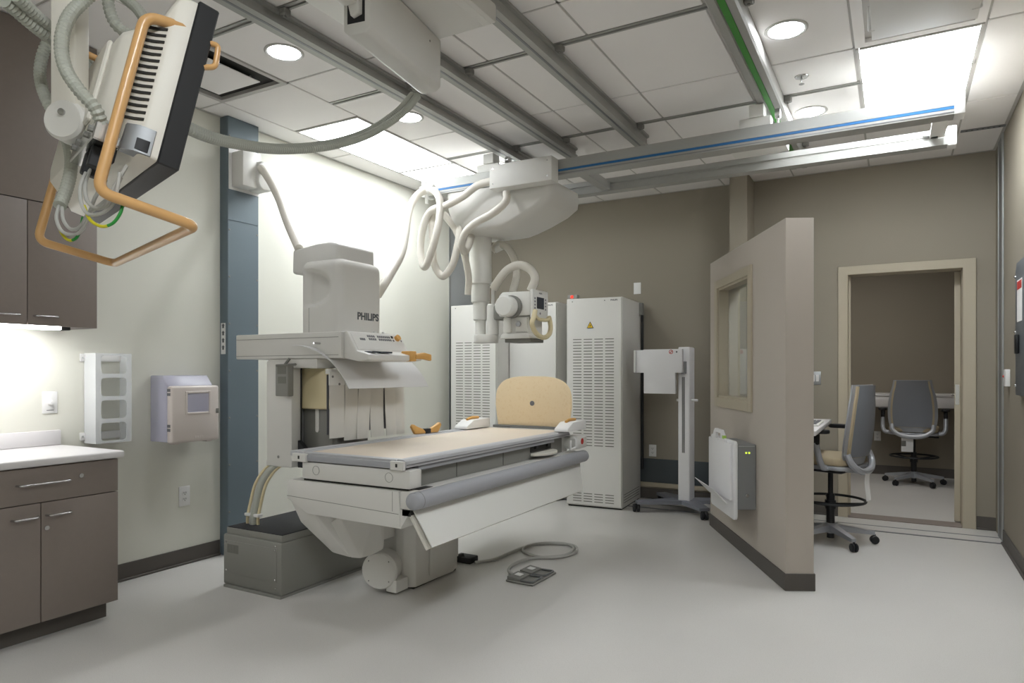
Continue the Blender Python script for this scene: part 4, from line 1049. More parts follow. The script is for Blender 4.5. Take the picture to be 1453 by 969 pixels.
# densify the straight sides
dense = []
for i in range(len(sec)):
    a = Vector((*sec[i], 0)); b = Vector((*sec[(i + 1) % len(sec)], 0))
    n_ = max(1, int((b - a).length / 0.012))
    for k in range(n_): dense.append(a + (b - a) * (k / n_))
cxb, cyb = (bx0 + bx1) / 2, (by0 + by1) / 2
for j in range(NZ + 1):
    z = 1.496 + (1.955 - 1.496) * j / NZ
    ring = []
    top = max(0.0, (z - 1.90) / 0.055)
    ins = 0.045 * (1 - math.sqrt(max(0.0, 1 - top * top)))
    for p in dense:
        x, y = p.x, p.y
        # scoop: a hollow in the near face, deepest at the post side
        if y < by0 + 0.12:
            u = (x - bx0) / 0.27; wz = (z - 1.66) / 0.24
            rr2 = (max(0, u) ** 2.5 + abs(wz - 0.5) ** 2.5 * 5.0)
            tt = max(0.0, min(1.0, (1.0 - rr2) * 2.2)); dpt = 0.026 * tt * tt * (3 - 2 * tt) * max(0.0, min(1.0, (u - 0.10) / 0.22))
            y = y + dpt
        fx = 1 - ins / (bx1 - cxb); fy = 1 - ins / (by1 - cyb)
        ring.append(Vector((cxb + (x - cxb) * fx, cyb + (y - cyb) * fy, z)))
    rings.append(ring)
ib = MB().rings(rings).build('intensifier_housing', 'machine', t, True, ang=28)
pbox('seam', 'machine_grey', ib, (-3.135, -3.133, 3.0285, 3.031, 1.50, 1.66))
cap = MB().prism([(-3.315, 1.885), (-3.24, 1.872), (-2.95, 1.872), (-2.93, 1.90), (-2.93, 2.045), (-3.0, 2.06), (-3.10, 2.058), (-3.31, 2.035)], 'y', 3.06, 3.40, 0.018, 3).build('top_cap', 'machine', t, True)
text_mesh('lettering', 'PHILIPS', 0.062, 'text_grey', t, axes((-2.8845, 3.185, 1.592), (0, 1, 0), (0, 0, 1)), offset=0.0022)
# console facing the operator
prof = [(-2.70, 1.345), (-2.70, 1.495), (-2.675, 1.497), (-2.605, 1.385), (-2.52, 1.365), (-2.52, 1.335), (-2.59, 1.325)]
cn = MB().prism(prof, 'y', 2.87, 3.34, 0.005).build('console', 'machine', t, True)
fx_ = Vector((-2.605 + 2.675, 0, 1.385 - 1.497)).normalized()       # down the sloped face
fn = Vector((-fx_.z, 0, fx_.x))                                       # outward normal
if fn.x < 0: fn = -fn
def onface(a, d, n=0.0):   # a along +Y from the near end, d down the face
    return Vector((-2.675, 2.87 + a, 1.497)) + fx_ * d + fn * n
def fbox(m, a0, a1, d0, d1, h):
    V = [onface(a, d, n) for a in (a0, a1) for d in (d0, d1) for n in (0.0005, h)]
    m.add(V, [(0, 1, 3, 2), (4, 6, 7, 5), (0, 4, 5, 1), (2, 3, 7, 6), (0, 2, 6, 4), (1, 5, 7, 3)])
fpz = MB(); fbox(fpz, 0.02, 0.45, 0.012, 0.122, 0.002); fpz.build('fascia', 'machine', cn, True)
m = MB()
for a in (0.075, 0.09, 0.105): fbox(m, a, a + 0.011, 0.045, 0.058, 0.004)
for k in range(4):
    for d in (0.022, 0.042): fbox(m, 0.145 + k * 0.017 + d * 0.15, 0.156 + k * 0.017 + d * 0.15, d, d + 0.013, 0.004)
for k in range(7):
    for d in (0.022, 0.042): fbox(m, 0.232 + k * 0.017 + d * 0.15, 0.243 + k * 0.017 + d * 0.15, d, d + 0.013, 0.004)
fbox(m, 0.365, 0.376, 0.044, 0.056, 0.004); fbox(m, 0.44, 0.448, 0.044, 0.056, 0.004)
m.build('buttons', 'button_grey', cn, True)
m = MB(); fbox(m, 0.362, 0.377, 0.018, 0.034, 0.005); m.build('rocker_switch', 'black', cn, True)
MB().cyl(onface(0.41, 0.035, 0.001), onface(0.41, 0.035, 0.022), 0.019, 18).build('selector_knob', 'orange_knob', cn, True)
m = MB().box(-2.592, -2.53, 2.92, 2.97, 1.375, 1.3835).box(-2.59, -2.532, 2.99, 3.09, 1.3745, 1.3833)
m.build('lip_display', 'screen', cn, True)
gp = MB().box(-2.585, -2.505, 3.235, 3.285, 1.33, 1.392, 0.006).prism([(3.27, 1.345), (3.275, 1.375), (3.36, 1.385), (3.43, 1.375), (3.432, 1.335), (3.36, 1.345)], 'x', -2.53, -2.50, 0.006)
gp.build('grip_handle', 'orange_knob', cn, True)
m = MB()
for y in (3.12, 3.20): m.cyl((-2.69, y, 1.494), (-2.69, y, 1.507), 0.010, 10)
m.cyl((-2.55, 3.34, 1.355), (-2.55, 3.375, 1.355), 0.02, 14)
m.build('stalks', 'white_plastic', cn, True)
# curved white drape sheet
gridp = []
for i in range(15):
    s_ = i / 14
    x = -3.01 + 0.33 * math.sin(s_ * 1.35) / math.sin(1.35)
    z = 1.422 - 0.25 * (1 - math.cos(s_ * 1.45)) / (1 - math.cos(1.45))
    row = []
    yn = 2.83 + 0.05 * s_ if s_ < 0.9 else 2.875 + 0.06 * (s_ - 0.9)
    y_near = 2.78 + 0.11 * s_
    y_far = 3.50 + 0.14 * s_
    for j in range(13):
        row.append((x, y_near + (y_far - y_near) * j / 12, z))
    gridp.append(row)
MB().sheet(gridp, 0.004).build('drape_sheet', 'sheet_white', t, True, ang=60)
MB().cyl((-2.86, 2.80, 1.43), (-2.86, 2.849, 1.43), 0.006, 8).build('drape_rod', 'steel', t, True)
# protective strips
y = 2.915
random.seed(4)
for k, w in enumerate((0.125, 0.115, 0.115, 0.13, 0.105, 0.10)):
    g = []
    for i in range(13):
        s_ = i / 12
        z = 1.255 - s_ * (0.375 if k == 0 else 0.398)
        row = []
        for j in range(7):
            u = j / 6
            xx = -2.852 + 0.007 * math.sin(3.1 * s_ + k) * (1 if k else 0.3) + 0.006 * math.sin(PI * u) * s_ + (0.012 * math.exp(-((s_ - 0.86) / 0.07) ** 2) * math.sin(PI * u) if k > 1 else 0)
            yy = y + u * (w - 0.004) + 0.010 * s_ * math.sin(k * 2.3) * (s_ > 0)
            row.append((xx - 0.009 * (k % 2), yy, z))
        g.append(row)
    MB().sheet(g, 0.003).build('protective_strip', 'curtain', t, True, ang=60)
    y += w + 0.0035
pbox('strip_clamp', 'machine_light', t, (-2.85, -2.842, 2.905, 3.03, 1.19, 1.27), 0.002)
pbox('gap_shade_sheet', 'button_grey', t, (-2.89, -2.886, 2.93, 3.60, 0.90, 1.25))  # added dark sheet, stands in for shadow lines between the strips
pbox('strip_bar', 'machine_light', t, (-2.87, -2.846, 2.90, 3.62, 1.255, 1.285), 0.002)
m = MB()
for yy in (2.93, 2.985): m.cyl((-2.843, yy, 1.24 - (yy - 2.93) * 0.8), (-2.839, yy, 1.24 - (yy - 2.93) * 0.8), 0.007, 10)
m.build('screws', 'under_grey', t, True)
# cream arc shield between post and strips
arc = [(-3.205, 1.04), (-3.205, 1.285), (-2.865, 1.285), (-2.865, 1.06)]
pbox('arc_shield_back', 'cream', t, (-3.22, -2.875, 2.965, 2.975, 1.045, 1.288), 0.002)
ar = [(-2.88, 1.05), (-3.135, 1.05)] + [(-2.88 - 0.255 * math.cos(R(a)), 1.05 + 0.232 * math.sin(R(a))) for a in range(5, 91, 8)]
MB().prism(ar, 'y', 2.945, 2.963, 0.003).build('arc_shield', 'cream', t, True)
# cassette holder clipped on the post
hd_ = pbox('clip_holder', 'machine_grey', t, (-3.17, -3.065, 2.80, 2.845, 1.125, 1.31), 0.006)
m = MB().box(-3.15, -3.08, 2.7985, 2.8005, 1.255, 1.30).box(-3.145, -3.08, 2.7985, 2.8005, 1.20, 1.24).cyl((-3.16, 2.80, 1.305), (-3.0, 2.80, 1.31), 0.007, 8).cyl((-3.10, 2.81, 1.31), (-3.10, 2.845, 1.345), 0.008, 8)
m.build('holder_slots', 'slot_grey', hd_, True)
# cable bundle from the post down to the floor box
cb_ = [(-3.30, 2.90, 0.715), (-3.345, 2.87, 0.67), (-3.385, 2.84, 0.59), (-3.405, 2.82, 0.48), (-3.408, 2.80, 0.39), (-3.408, 2.80, 0.353)]
for dx, dy, r, m_ in ((0, 0, 0.009, 'cream'), (0.022, 0.004, 0.009, 'cable_grey'), (0.055, 0.0, 0.024, 'hose_grey'), (0.085, 0.006, 0.009, 'cream')):
    o = MB().tube([(x + dx, y_ + dy, z) for x, y_, z in cb_], r, 10, 10, corr=(0.008, 0.08) if r > 0.02 else None)
    o.build('cable', m_, t, True, ang=70)
MB().box(-3.42, -3.30, 2.785, 2.825, 0.40, 0.418, 0.004).build('cable_tie', 'white_plastic', t, True)
MB().box(-3.345, -3.29, 2.88, 2.96, 0.69, 0.735, 0.012).build('cable_entry', 'machine', t, True)

# ------------------------------------------------------------------ equipment cabinets
def equip(label, loc, rotz, w, d, h, slots, warn, lettering):
    # origin at front left floor corner, x along the front, y into depth
    t = thing('equipment_cabinet', label, 'cabinet', loc, rotz, 'tall equipment cabinets')
    MB().box(0, w, 0.022, d, 0.012, h, 0.004, 1).build('body', 'machine', t)
    MB().box(0.01, w - 0.01, 0.03, d - 0.02, 0, 0.012).build('plinth', 'vent_dark', t)
    dr_ = MB().box(0.004, w - 0.004, 0, 0.021, 0.025, h - 0.004, 0.003, 1).build('door', 'machine', t)
    if slots:
        m = MB()
        n_ = 37
        for c in range(4):
            for r_ in range(n_):
                x = w * 0.125 + c * w * 0.195
                z = h * 0.295 + r_ * (h * 0.52 / n_)
                m.box(x, x + w * 0.155, -0.0012, 0.002, z, z + 0.0075)
        for c in range(4):
            for r_ in range(4):
                x = w * 0.125 + c * w * 0.195
                m.box(x, x + w * 0.155, -0.0012, 0.002, 0.055 + r_ * 0.024, 0.0625 + r_ * 0.024)
        s_ = m.build('vent_slots', 'slot_grey', dr_); s_['kind'] = 'stuff'
        m = MB()
        for r_ in range(4): m.box(w - 0.0005, w + 0.001, 0.08, d - 0.06, 0.055 + r_ * 0.024, 0.0605 + r_ * 0.024)
        m.build('side_slots', 'slot_grey', t)
    if warn:
        x, z = w * 0.44, h * 0.87
        MB().prism([(x - 0.034, z - 0.028), (x + 0.034, z - 0.028), (x, z + 0.034)], 'y', -0.002, 0.0).build('warning_sign', 'black', dr_)
        MB().prism([(x - 0.026, z - 0.0235), (x + 0.026, z - 0.0235), (x, z + 0.025)], 'y', -0.0027, -0.0019).build('warning_field', 'warn_yellow', dr_)
        MB().prism([(x + 0.004, z + 0.012), (x - 0.007, z - 0.006), (x - 0.001, z - 0.005), (x - 0.004, z - 0.02), (x + 0.008, z - 0.001), (x + 0.002, z - 0.002)], 'y', -0.0034, -0.0026).build('warning_bolt', 'black', dr_)
    if lettering:
        M_ = ROOTM[t.name] @ axes((w - 0.105, -0.0006, h - 0.036), (1, 0, 0), (0, 0, 1))
        text_mesh('lettering', 'PHILIPS', 0.021, 'text_grey', t, M_, offset=0.0004)
    m = MB()
    for x in (0.06, w * 0.7): m.cyl((x, -0.0012, h - 0.03), (x, 0.001, h - 0.03), 0.006, 8)
    m.build('door_locks', 'under_grey', dr_)
    return t
equip('tall vented equipment cabinet farthest left by the grey wall joint', (-3.955, 5.75, 0), 0, 0.54, 0.62, 1.94, True, False, False)
equip('plain-front equipment cabinet set back between the two vented ones', (-3.41, 6.0, 0), 0, 0.53, 0.58, 1.95, False, False, True)
t = equip('tall vented equipment cabinet with yellow warning triangle', (-2.709, 5.865, 0), R(3.8), 0.537, 0.66, 1.955, True, True, True)
MB().box(0.537, 0.57, 0.60, 0.66, 1.83, 1.95, 0.003, 1).build('side_bracket', 'under_grey', t)
MB().cyl((0.56, 0.64, 0.30), (0.56, 0.64, 1.83), 0.014, 10).build('side_cable', 'black', t)
t = thing('warning_lamp', 'small grey box with red light on top of warning cabinet', 'indicator', (-2.665, 5.93, 1.955))
pbox('lamp_box', 'machine_grey', t, (-2.715, -2.615, 5.90, 5.96, 1.9555, 1.995), 0.003)
pbox('red_lens', 'red_led', t, (-2.68, -2.655, 5.8975, 5.9005, 1.963, 1.989))

# ------------------------------------------------------------------ mobile detector stand
t = thing('mobile_detector_stand', 'white mobile stand with T-shaped detector tray on grey castor base', 'mobile stand', (-1.65, 6.15, 0))
cl = pbox('column', 'detector_white', t, (-1.705, -1.60, 6.08, 6.26, 0.10, 1.49), 0.012, seg=3)
for x in (-1.668, -1.65):
    pbox('track', 'button_grey', cl, (x, x + 0.007, 6.078, 6.081, 0.54, 1.22))
pbox('track_plate', 'machine_grey', cl, (-1.659, -1.652, 6.0775, 6.0805, 0.54, 1.22))
pbox('carrier', 'box_grey', t, (-1.67, -1.625, 6.045, 6.079, 1.25, 1.36), 0.004)
ty = MB().prism([(-2.09, 1.258), (-1.998, 1.258), (-1.998, 1.07), (-1.708, 1.07), (-1.708, 1.258), (-1.645, 1.258), (-1.645, 1.47), (-2.0, 1.47), (-2.002, 1.465), (-2.09, 1.465)], 'y', 6.0, 6.045, 0.004).build('detector_tray', 'detector_white', t, True)
pbox('tray_edge', 'white_plastic', ty, (-2.088, -2.07, 5.985, 6.0, 1.26, 1.463), 0.002)
sg = MB().lathe([(0.014, 0), (0.019, 0), (0.019, 0.001), (0.014, 0.001), (0.014, 0)], (-1.745, 6.0, 1.445), (0, -1, 0), 20).build('prohibition_sign', 'red', ty, True)
MB().box(-1.748, -1.742, 5.9985, 5.9998, 1.431, 1.459, M=Matrix.Translation((-1.745, 6, 1.445)) @ Matrix.Rotation(R(45), 4, 'Y') @ Matrix.Translation((1.745, -6, -1.445))).build('prohibition_bar', 'red', sg, True)
pbox('tray_mark', 'text_grey', ty, (-1.70, -1.688, 5.999, 6.0005, 1.437, 1.452))
m = MB().cyl((-1.735, 6.15, 1.01), (-1.705, 6.15, 1.01), 0.012, 10).cyl((-1.60, 6.15, 1.01), (-1.545, 6.15, 1.01), 0.012, 10)
m.build('side_handle', 'white_plastic', t, True)
b = MB()
def leg2(m, p, q, w0, w1, z0, z1):
    p = Vector(p); q = Vector(q); d = (q - p).normalized(); n = Vector((-d.y, d.x, 0))
    V = []
    for (c, w, zz) in ((p, w0, z0), (q, w1, z1)):
        for s_ in (-1, 1):
            V.append(c + n * s_ * w + Vector((0, 0, zz[0]))); V.append(c + n * s_ * w + Vector((0, 0, zz[1])))
    m.add(V, [(0, 1, 3, 2), (4, 6, 7, 5), (0, 4, 5, 1), (2, 3, 7, 6), (0, 2, 6, 4), (1, 5, 7, 3)])
for q in ((-2.04, 5.92, 0), (-1.42, 5.88, 0), (-1.98, 6.46, 0), (-1.33, 6.42, 0)):
    m = MB(); leg2(m, (-1.65, 6.16, 0), q, 0.085, 0.045, (0.077, 0.115), (0.075, 0.10)); m.build('base_leg', 'stand_grey', t, True)
    c = MB()
    dirx = Vector((0.9, 0.43, 0))
    for s_ in (-1, 1):
        p = Vector((q[0], q[1], 0.037)) + dirx * 0.017 * s_
        c.lathe([(0, -0.013), (0.032, -0.013), (0.037, -0.007), (0.037, 0.007), (0.032, 0.013), (0, 0.013)], p, dirx, 20)
    c.cyl((q[0], q[1], 0.034), (q[0], q[1], 0.074), 0.011, 10)
    c.build('caster', 'black_soft', t, True)

# ------------------------------------------------------------------ free-standing partition wall with window
PA = (-1.33, 5.709, 0.0); PR = math.atan2(-0.8868, 0.4621); PL = 1.684; PT = 0.16; PH = 2.16
PMx = Matrix.Translation(PA) @ Matrix.Rotation(PR, 4, 'Z')
w0, w1, wz0, wz1 = 0.245, 1.02, 1.065, 1.925
m = MB()
m.box(0, w0, 0, PT, 0, PH); m.box(w1, PL, 0, PT, 0, PH); m.box(w0, w1, 0, PT, 0, wz0); m.box(w0, w1, 0, PT, wz1, PH)
pw = m.build('wall_partition', 'partition_paint')
pw.location = PA; pw.rotation_euler = (0, 0, PR); pw['kind'] = 'structure'
ROOTM[pw.name] = PMx
bb_ = MB().box(0, PL, -0.008, -0.0005, 0, 0.10, 0.002, 1).box(0, PL, PT + 0.0005, PT + 0.008, 0, 0.10, 0.002, 1).box(PL + 0.0005, PL + 0.008, -0.007, PT + 0.007, 0, 0.1005, 0.002, 1)
bb_.build('base_strip', 'base_vinyl', pw)
MB().box(PL - 0.012, PL + 0.0015, -0.0015, 0.012, 0.1, PH - 0.03, 0.0007, 1).build('corner_bead', 'partition_paint', pw)
wn = struct(MB().box(w0, w1, 0.076, 0.084, wz0, wz1).build('window_1', 'glass'))
wn.location = PA; wn.rotation_euler = (0, 0, PR); ROOTM[wn.name] = PMx
f = MB()
for y0_, y1_ in ((-0.015, -0.0005), (PT + 0.0005, PT + 0.015)):
    f.box(w0 - 0.07, w0 + 0.002, y0_, y1_, wz0 - 0.07, wz1 + 0.06, 0.002, 1); f.box(w1 - 0.002, w1 + 0.07, y0_, y1_, wz0 - 0.07, wz1 + 0.06, 0.002, 1)
    f.box(w0 + 0.002, w1 - 0.002, y0_, y1_, wz1 - 0.002, wz1 + 0.06, 0.002, 1); f.box(w0 + 0.002, w1 - 0.002, y0_, y1_, wz0 - 0.07, wz0 + 0.002, 0.002, 1)
f.box(w0 + 0.0005, w0 + 0.018, 0, 0.075, wz0, wz1); f.box(w1 - 0.018, w1 - 0.0005, 0, 0.075, wz0, wz1)
f.box(w0 + 0.018, w1 - 0.018, 0, 0.075, wz0 + 0.0005, wz0 + 0.018); f.box(w0 + 0.018, w1 - 0.018, 0, 0.075, wz1 - 0.018, wz1 - 0.0005)
f.build('window_frame', 'frame_tan', wn)

# detector charging holder on the partition (local coordinates of the partition)
t = thing('detector_holder', 'white detector plate in grey charging box on the partition', 'detector holder', PA, PR)
dp = -0.12
hb = MB().box(0.72, 1.16, dp, -0.0005, 0.36, 0.79, 0.004, 1).build('charging_box', 'box_grey', t)
MB().box(1.1601, 1.1615, dp + 0.005, -0.01, 0.775, 0.782).build('box_edge', 'aluminium', hb)
for y_ in (-0.066, -0.046): MB().cyl((1.1602, y_, 0.735), (1.163, y_, 0.735), 0.006, 10).build('status_light', 'green_led', hb)
MB().lathe([(0, 0), (0.012, 0), (0.012, 0.008), (0.009, 0.012), (0, 0.012)], (1.16, -0.06, 0.455), (1, 0, 0), 16).build('key_lock', 'steel', hb)
MB().prism(rrect(0.60, 0.52, 0.03, 6, 0.865, 0.55), 'y', dp - 0.022, dp - 0.001, 0.004).build('back_panel', 'detector_white', t)
dt = MB().prism(rrect(0.545, 0.38, 0.012, 5, 0.845, 0.60), 'y', dp - 0.04, dp - 0.0225, 0.004).build('detector_plate', 'detector_white', t)
hp_ = [(0.66, 0.785), (0.72, 0.85), (0.75, 0.865), (0.90, 0.865), (0.93, 0.85), (1.0, 0.785)]
hm = MB()
hm.prism([(0.66, 0.785), (0.715, 0.845), (0.745, 0.865), (0.775, 0.865), (0.765, 0.785)], 'y', dp - 0.04, dp - 0.023)
hm.prism([(1.0, 0.785), (0.945, 0.845), (0.915, 0.865), (0.885, 0.865), (0.895, 0.785)], 'y', dp - 0.04, dp - 0.023)
hm.box(0.77, 0.89, dp - 0.04, dp - 0.023, 0.84, 0.865); hm.box(0.765, 0.895, dp - 0.04, dp - 0.023, 0.785, 0.80)
hm.build('carry_handle', 'detector_white', dt)
MB().box(0.935, 0.975, dp - 0.041, dp - 0.022, 0.808, 0.83, 0.001, 1).build('green_mark', 'sticker_green', dt)
MB().box(1.09, 1.105, dp - 0.039, dp - 0.0225, 0.44, 0.775).build('side_rail', 'bumper_grey', t)
# folded lip holding the plate
lip = MB()
g = []
for i in range(6):
    s_ = i / 5
    g.append([(0.575 + 0.50 * j / 6, dp - 0.041 - 0.10 * s_, 0.385 + 0.10 * s_) for j in range(7)])
lip.sheet(g, 0.004)
lip.build('support_lip', 'detector_white', t)

# ------------------------------------------------------------------ desk behind the partition, with mouse and keyboard
t = thing('corner_desk', 'white desk wedge behind the partition beside the near chair', 'desk', (-0.62, 5.2, 0))
def toW(s_, y_): 
    p = PMx @ Vector((s_, y_, 0)); return (p.x, p.y)
dk = [(-0.43, 4.42), (-0.432, 5.84), toW(-0.55, PT + 0.012)[:2], toW(PL - 0.07, PT + 0.012)]
dk = [(-0.43, 4.62), (-0.432, 5.84), (-1.02, 5.84), toW(0.12, PT + 0.012), toW(PL - 0.30, PT + 0.012)]
MB().prism(dk, 'z', 0.868, 0.898, 0.003).build('desktop', 'counter_white', t, True)
lp2 = toW(0.35, PT + 0.08)
for p in (toW(0.2, PT + 0.08), toW(1.1, PT + 0.06), (-0.9, 5.75)):
    MB().box(p[0] - 0.025, p[0] + 0.025, p[1] - 0.025, p[1] + 0.025, 0, 0.868).build('leg', 'aluminium_dark', t, True)
t = MB().sphere((0, 0, 0.008), 0.03, 14, sc=(1.0, 1.7, 0.75)).build('computer_mouse', 'black_soft')
t.location = (-0.56, 5.55, 0.914)
tag(t, 'black computer mouse on the white desk behind the partition', 'mouse')
t = thing('keyboard', 'pale keyboard on the white desk behind the partition', 'keyboard', (-0.52, 5.25, 0.9))
pbox('keyboard_body', 'machine_light', t, (-0.60, -0.45, 5.02, 5.42, 0.8985, 0.912), 0.004)
m = MB()
for i in range(4):
    for j in range(11): m.box(-0.59 + i * 0.033, -0.565 + i * 0.033, 5.035 + j * 0.034, 5.062 + j * 0.034, 0.912, 0.917)
s_ = m.build('keys', 'button_grey', t, True); s_['kind'] = 'stuff'

# ------------------------------------------------------------------ drafting chairs
def chair(label, loc, rotz, base_rot, tagpos, tw, th_):
    t = thing('drafting_chair', label, 'chair', loc, rotz, 'grey drafting chairs')
    for k in range(5):
        a = R(base_rot + 72 * k)
        d = Vector((math.cos(a), math.sin(a), 0)); n = Vector((-d.y, d.x, 0))
        m = MB(); leg2(m, d * 0.03, d * 0.30, 0.030, 0.016, (0.085, 0.135), (0.068, 0.092)); m.build('base_leg', 'chair_frame', t)
        c = MB()
        q = d * 0.30
        for s_ in (-1, 1):
            c.lathe([(0, -0.010), (0.024, -0.010), (0.030, -0.005), (0.030, 0.005), (0.024, 0.010), (0, 0.010)], q + n * 0.013 * s_ + Vector((0, 0, 0.031)), n, 18)
        c.cyl(q + Vector((0, 0, 0.031)), q + Vector((0, 0, 0.07)), 0.009, 8)
        c.build('caster', 'black', t)
    MB().cyl((0, 0, 0.07), (0, 0, 0.142), 0.045, 20, r2=0.036).build('hub', 'chair_frame', t)
    m = MB().cyl((0, 0, 0.142), (0, 0, 0.36), 0.029, 18).cyl((0, 0, 0.36), (0, 0, 0.53), 0.018, 14).cyl((0, 0, 0.03), (0, 0, 0.07), 0.026, 14)
    m.build('gas_column', 'black', t)
    m = MB().tube([(0.235 * math.cos(R(a)), 0.235 * math.sin(R(a)), 0.315) for a in range(0, 360, 15)], 0.010, 8, 3, closed=True)
    for a in (30, 150, 270):
        m.tube([(0.028 * math.cos(R(a)), 0.028 * math.sin(R(a)), 0.285), (0.12 * math.cos(R(a)), 0.12 * math.sin(R(a)), 0.298), (0.235 * math.cos(R(a)), 0.235 * math.sin(R(a)), 0.315)], 0.008, 8, 4)
    m.cyl((0, 0, 0.25), (0, 0, 0.31), 0.038, 16)
    m.build('foot_ring', 'black', t)
    m = MB().box(-0.11, 0.11, -0.13, 0.13, 0.525, 0.565, 0.015).cyl((0.10, 0.02, 0.54), (0.20, 0.02, 0.535), 0.008, 8).box(0.19, 0.24, 0.0, 0.04, 0.527, 0.543, 0.004)
    m.build('tilt_mechanism', 'black', t)
    m = MB().prism(rrect(0.49, 0.47, 0.10, 8, 0, 0.02), 'z', 0.563, 0.592, 0.01); m.build('seat_pan', 'chair_frame', t)
    m = MB().prism(rrect(0.48, 0.46, 0.11, 8, 0, 0.025), 'z', 0.593, 0.655, 0.022, 3); m.build('seat', 'chair_seat', t)
    # backrest: curved shell, y backwards negative
    def back(u, v, off=0.0):      # u -1..1, v 0..1
        w = (0.205 + 0.035 * math.sin(PI * min(1, v * 1.15) ** 0.8)) * (1 - 0.10 * max(0, v - 0.75) / 0.25)
        if v < 0.12: w *= 0.86 + 0.14 * (v / 0.12)
        z = 0.60 + 0.575 * v
        y = -0.215 - 0.01 * v - 0.05 * v * v - 0.022 * math.sin(PI * v) + 0.045 * u * u - off
        return Vector((u * w, y, z))
    g = [[back(-1 + 2 * j / 14, i / 18) for j in range(15)] for i in range(19)]
    MB().sheet(g, -0.014).build('backrest_shell', 'chair_frame', t, ang=60)
    g = [[back((-1 + 2 * j / 12) * 0.80, 0.10 + 0.89 * i / 16, 0.0165) for j in range(13)] for i in range(17)]
    MB().sheet(g, -0.006).build('backrest_panel', 'chair_grey', t, ang=60)
    g = [[back((-1 + 2 * j / 12) * 0.86, 0.10 + 0.88 * i / 16, -0.001) + Vector((0, 0.0, 0)) for j in range(13)] for i in range(17)]
    MB().sheet(g, 0.016).build('backrest_cushion', 'chair_seat', t, ang=60)
    # lower yoke of the backrest
    MB().tube([(-0.20, -0.195, 0.68), (-0.19, -0.22, 0.62), (-0.11, -0.245, 0.565), (0, -0.25, 0.55), (0.11, -0.245, 0.565), (0.19, -0.22, 0.62), (0.20, -0.195, 0.68)], 0.024, 10, 8).build('back_yoke', 'chair_frame', t)
    MB().box(-0.06, 0.06, -0.25, -0.10, 0.535, 0.56, 0.01).build('back_stem', 'chair_frame', t)
    for s_ in (-1, 1):
        a = MB().tube(fillet([(s_ * 0.20, -0.06, 0.575), (s_ * 0.285, -0.06, 0.585), (s_ * 0.305, -0.05, 0.63), (s_ * 0.305, -0.02, 0.76)], 0.05), 0.022, 10, smooth=False).build('arm_post', 'chair_frame', t)
        MB().box(s_ * 0.305 - 0.02, s_ * 0.305 + 0.02, -0.045, 0.01, 0.745, 0.83, 0.008).build('arm_sleeve', 'black', a)
        MB().prism(rrect(0.085, 0.25, 0.035, 6, s_ * 0.305, 0.01), 'z', 0.828, 0.858, 0.010, 3).build('arm_pad', 'black', a)
    g = [[Vector((tagpos[0] - tw / 2 + tw * j / 4, tagpos[1] + 0.006 * math.sin(i * 0.8), tagpos[2] - th_ * i / 6)) for j in range(5)] for i in range(7)]
    MB().sheet(g, 0.001).build('paper_tag', 'paper', t)
    return t
c1 = chair('grey drafting chair beside the partition seen from its side', (-0.42, 5.60, 0), R(72), 16, (-0.02, -0.27, 0.545), 0.085, 0.20)
c2 = chair('grey drafting chair seen from behind in the inner room', (0.185, 8.92, 0), R(-5), 22, (-0.05, -0.20, 0.54), 0.115, 0.16)
# printed block on the tag of the far chair
MB().box(-0.105, -0.062, -0.2015, -0.2005, 0.44, 0.50).build('tag_print', 'slot_grey', c2)

# ------------------------------------------------------------------ inner room counter and added fill lamp
t = thing('inner_counter', 'long white counter along the far wall of the inner room', 'counter', (0.0, 9.35, 0))
pbox('counter_top', 'counter_white', t, (-1.95, 1.39, 9.15, 9.585, 0.975, 1.01), 0.003)
pbox('counter_apron', 'counter_white', t, (-1.95, 1.39, 9.155, 9.175, 0.85, 0.974), 0.002)
for x in (-1.2, 1.1): pbox('support', 'frame_tan', t, (x, x + 0.04, 9.2, 9.585, 0, 0.974))
t = thing('inner_fill_light', 'unseen fill light added at the ceiling of the inner room', 'light', (-0.4, 8.1, 2.7))  # added lamp out of view, brightens the inner room
pbox('frame', 'grid_white', t, (-0.72, -0.08, 7.78, 8.42, 2.685, 2.7))
pbox('diffuser', 'lamp_inner_fill', t, (-0.70, -0.10, 7.80, 8.40, 2.68, 2.686))

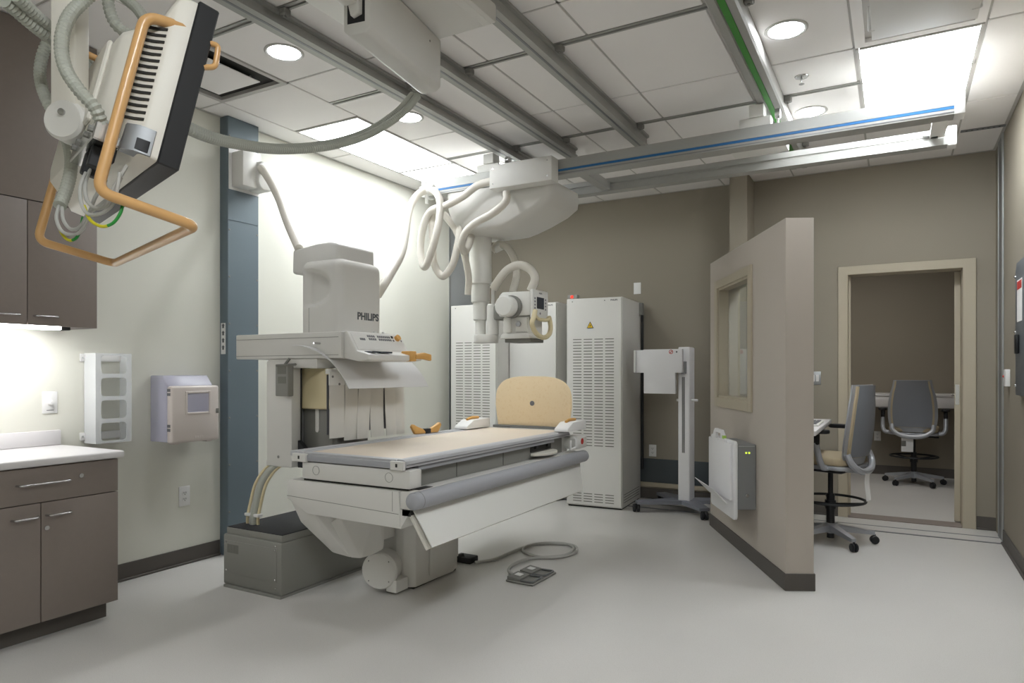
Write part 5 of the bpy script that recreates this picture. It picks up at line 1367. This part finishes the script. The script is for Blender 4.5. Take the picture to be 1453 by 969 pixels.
# ------------------------------------------------------------------ right wall fittings
t = thing('electrical_panel', 'dark grey electrical panel at the right edge on the right wall', 'electrical panel', (XR, 5.1, 1.11))
MB().prism([(4.60, 1.12), (5.36, 1.12), (5.37, 1.14), (5.37, 1.90), (5.32, 1.955), (4.60, 1.955)], 'x', XR - 0.03, XR - 0.0005, 0.003).build('panel_cover', 'panel_grey', t, True)
pbox('warning_label', 'paper', t, (XR - 0.0315, XR - 0.0298, 5.10, 5.29, 1.58, 1.84))
pbox('label_header', 'red', t, (XR - 0.0322, XR - 0.0314, 5.11, 5.28, 1.78, 1.83))
MB().box(XR - 0.05, XR - 0.0302, 5.20, 5.27, 1.38, 1.50, 0.006).build('handle', 'black', t, True)
for z in (1.18, 1.52, 1.87): MB().sphere((XR - 0.03, 5.355, z), 0.009, 8).build('screw', 'steel', t, True)
t = thing('door_sensor', 'small white device with red dot on right wall', 'wall device', (XR, 5.87, 1.16))
pbox('device_body', 'white_plastic', t, (XR - 0.03, XR - 0.0005, 5.83, 5.91, 1.165, 1.285), 0.004)
MB().sphere((XR - 0.03, 5.90, 1.235), 0.009, 8).build('red_dot', 'red', t, True)

# ------------------------------------------------------------------ foot switch with cable
t = thing('foot_switch', 'grey double foot switch on the floor with looped cable', 'foot switch', (-1.955, 3.71, 0), R(-2))
MB().box(-0.09, 0.10, -0.15, 0.15, 0.002, 0.014, 0.004, 1).build('base_plate', 'under_grey', t)
for y_ in (-0.075, 0.075):
    p = MB().prism([(-0.085, 0.0145), (0.0, 0.0145), (0.0, 0.026), (-0.085, 0.034)], 'y', y_ - 0.065, y_ + 0.065, 0.003).build('pedal', 'under_grey', t)
    MB().box(-0.06, -0.02, y_ - 0.025, y_ + 0.02, 0.030, 0.0335, M=Matrix.Rotation(R(5), 4, 'Y')).build('pedal_label', 'paper', p)
    MB().tube(fillet([(0.005, y_ - 0.06, 0.02), (0.09, y_ - 0.06, 0.022), (0.09, y_ + 0.06, 0.022), (0.005, y_ + 0.06, 0.02)], 0.015), 0.006, 8, smooth=False).build('toe_bar', 'aluminium_dark', p)
MB().tube(FOOTCABLE, 0.010, 10, 8).build('cable', 'cable_grey', t, True, ang=60)
t = thing('connector_block', 'small dark plug block on the floor beside the table pedestal', 'connector', (-2.50, 3.80, 0))
pbox('block', 'black_soft', t, (-2.57, -2.43, 3.76, 3.86, 0.001, 0.042), 0.008)
MB().cyl((-2.55, 3.74, 0.03), (-2.50, 3.79, 0.05), 0.014, 10).build('plug', 'black_soft', t, True)
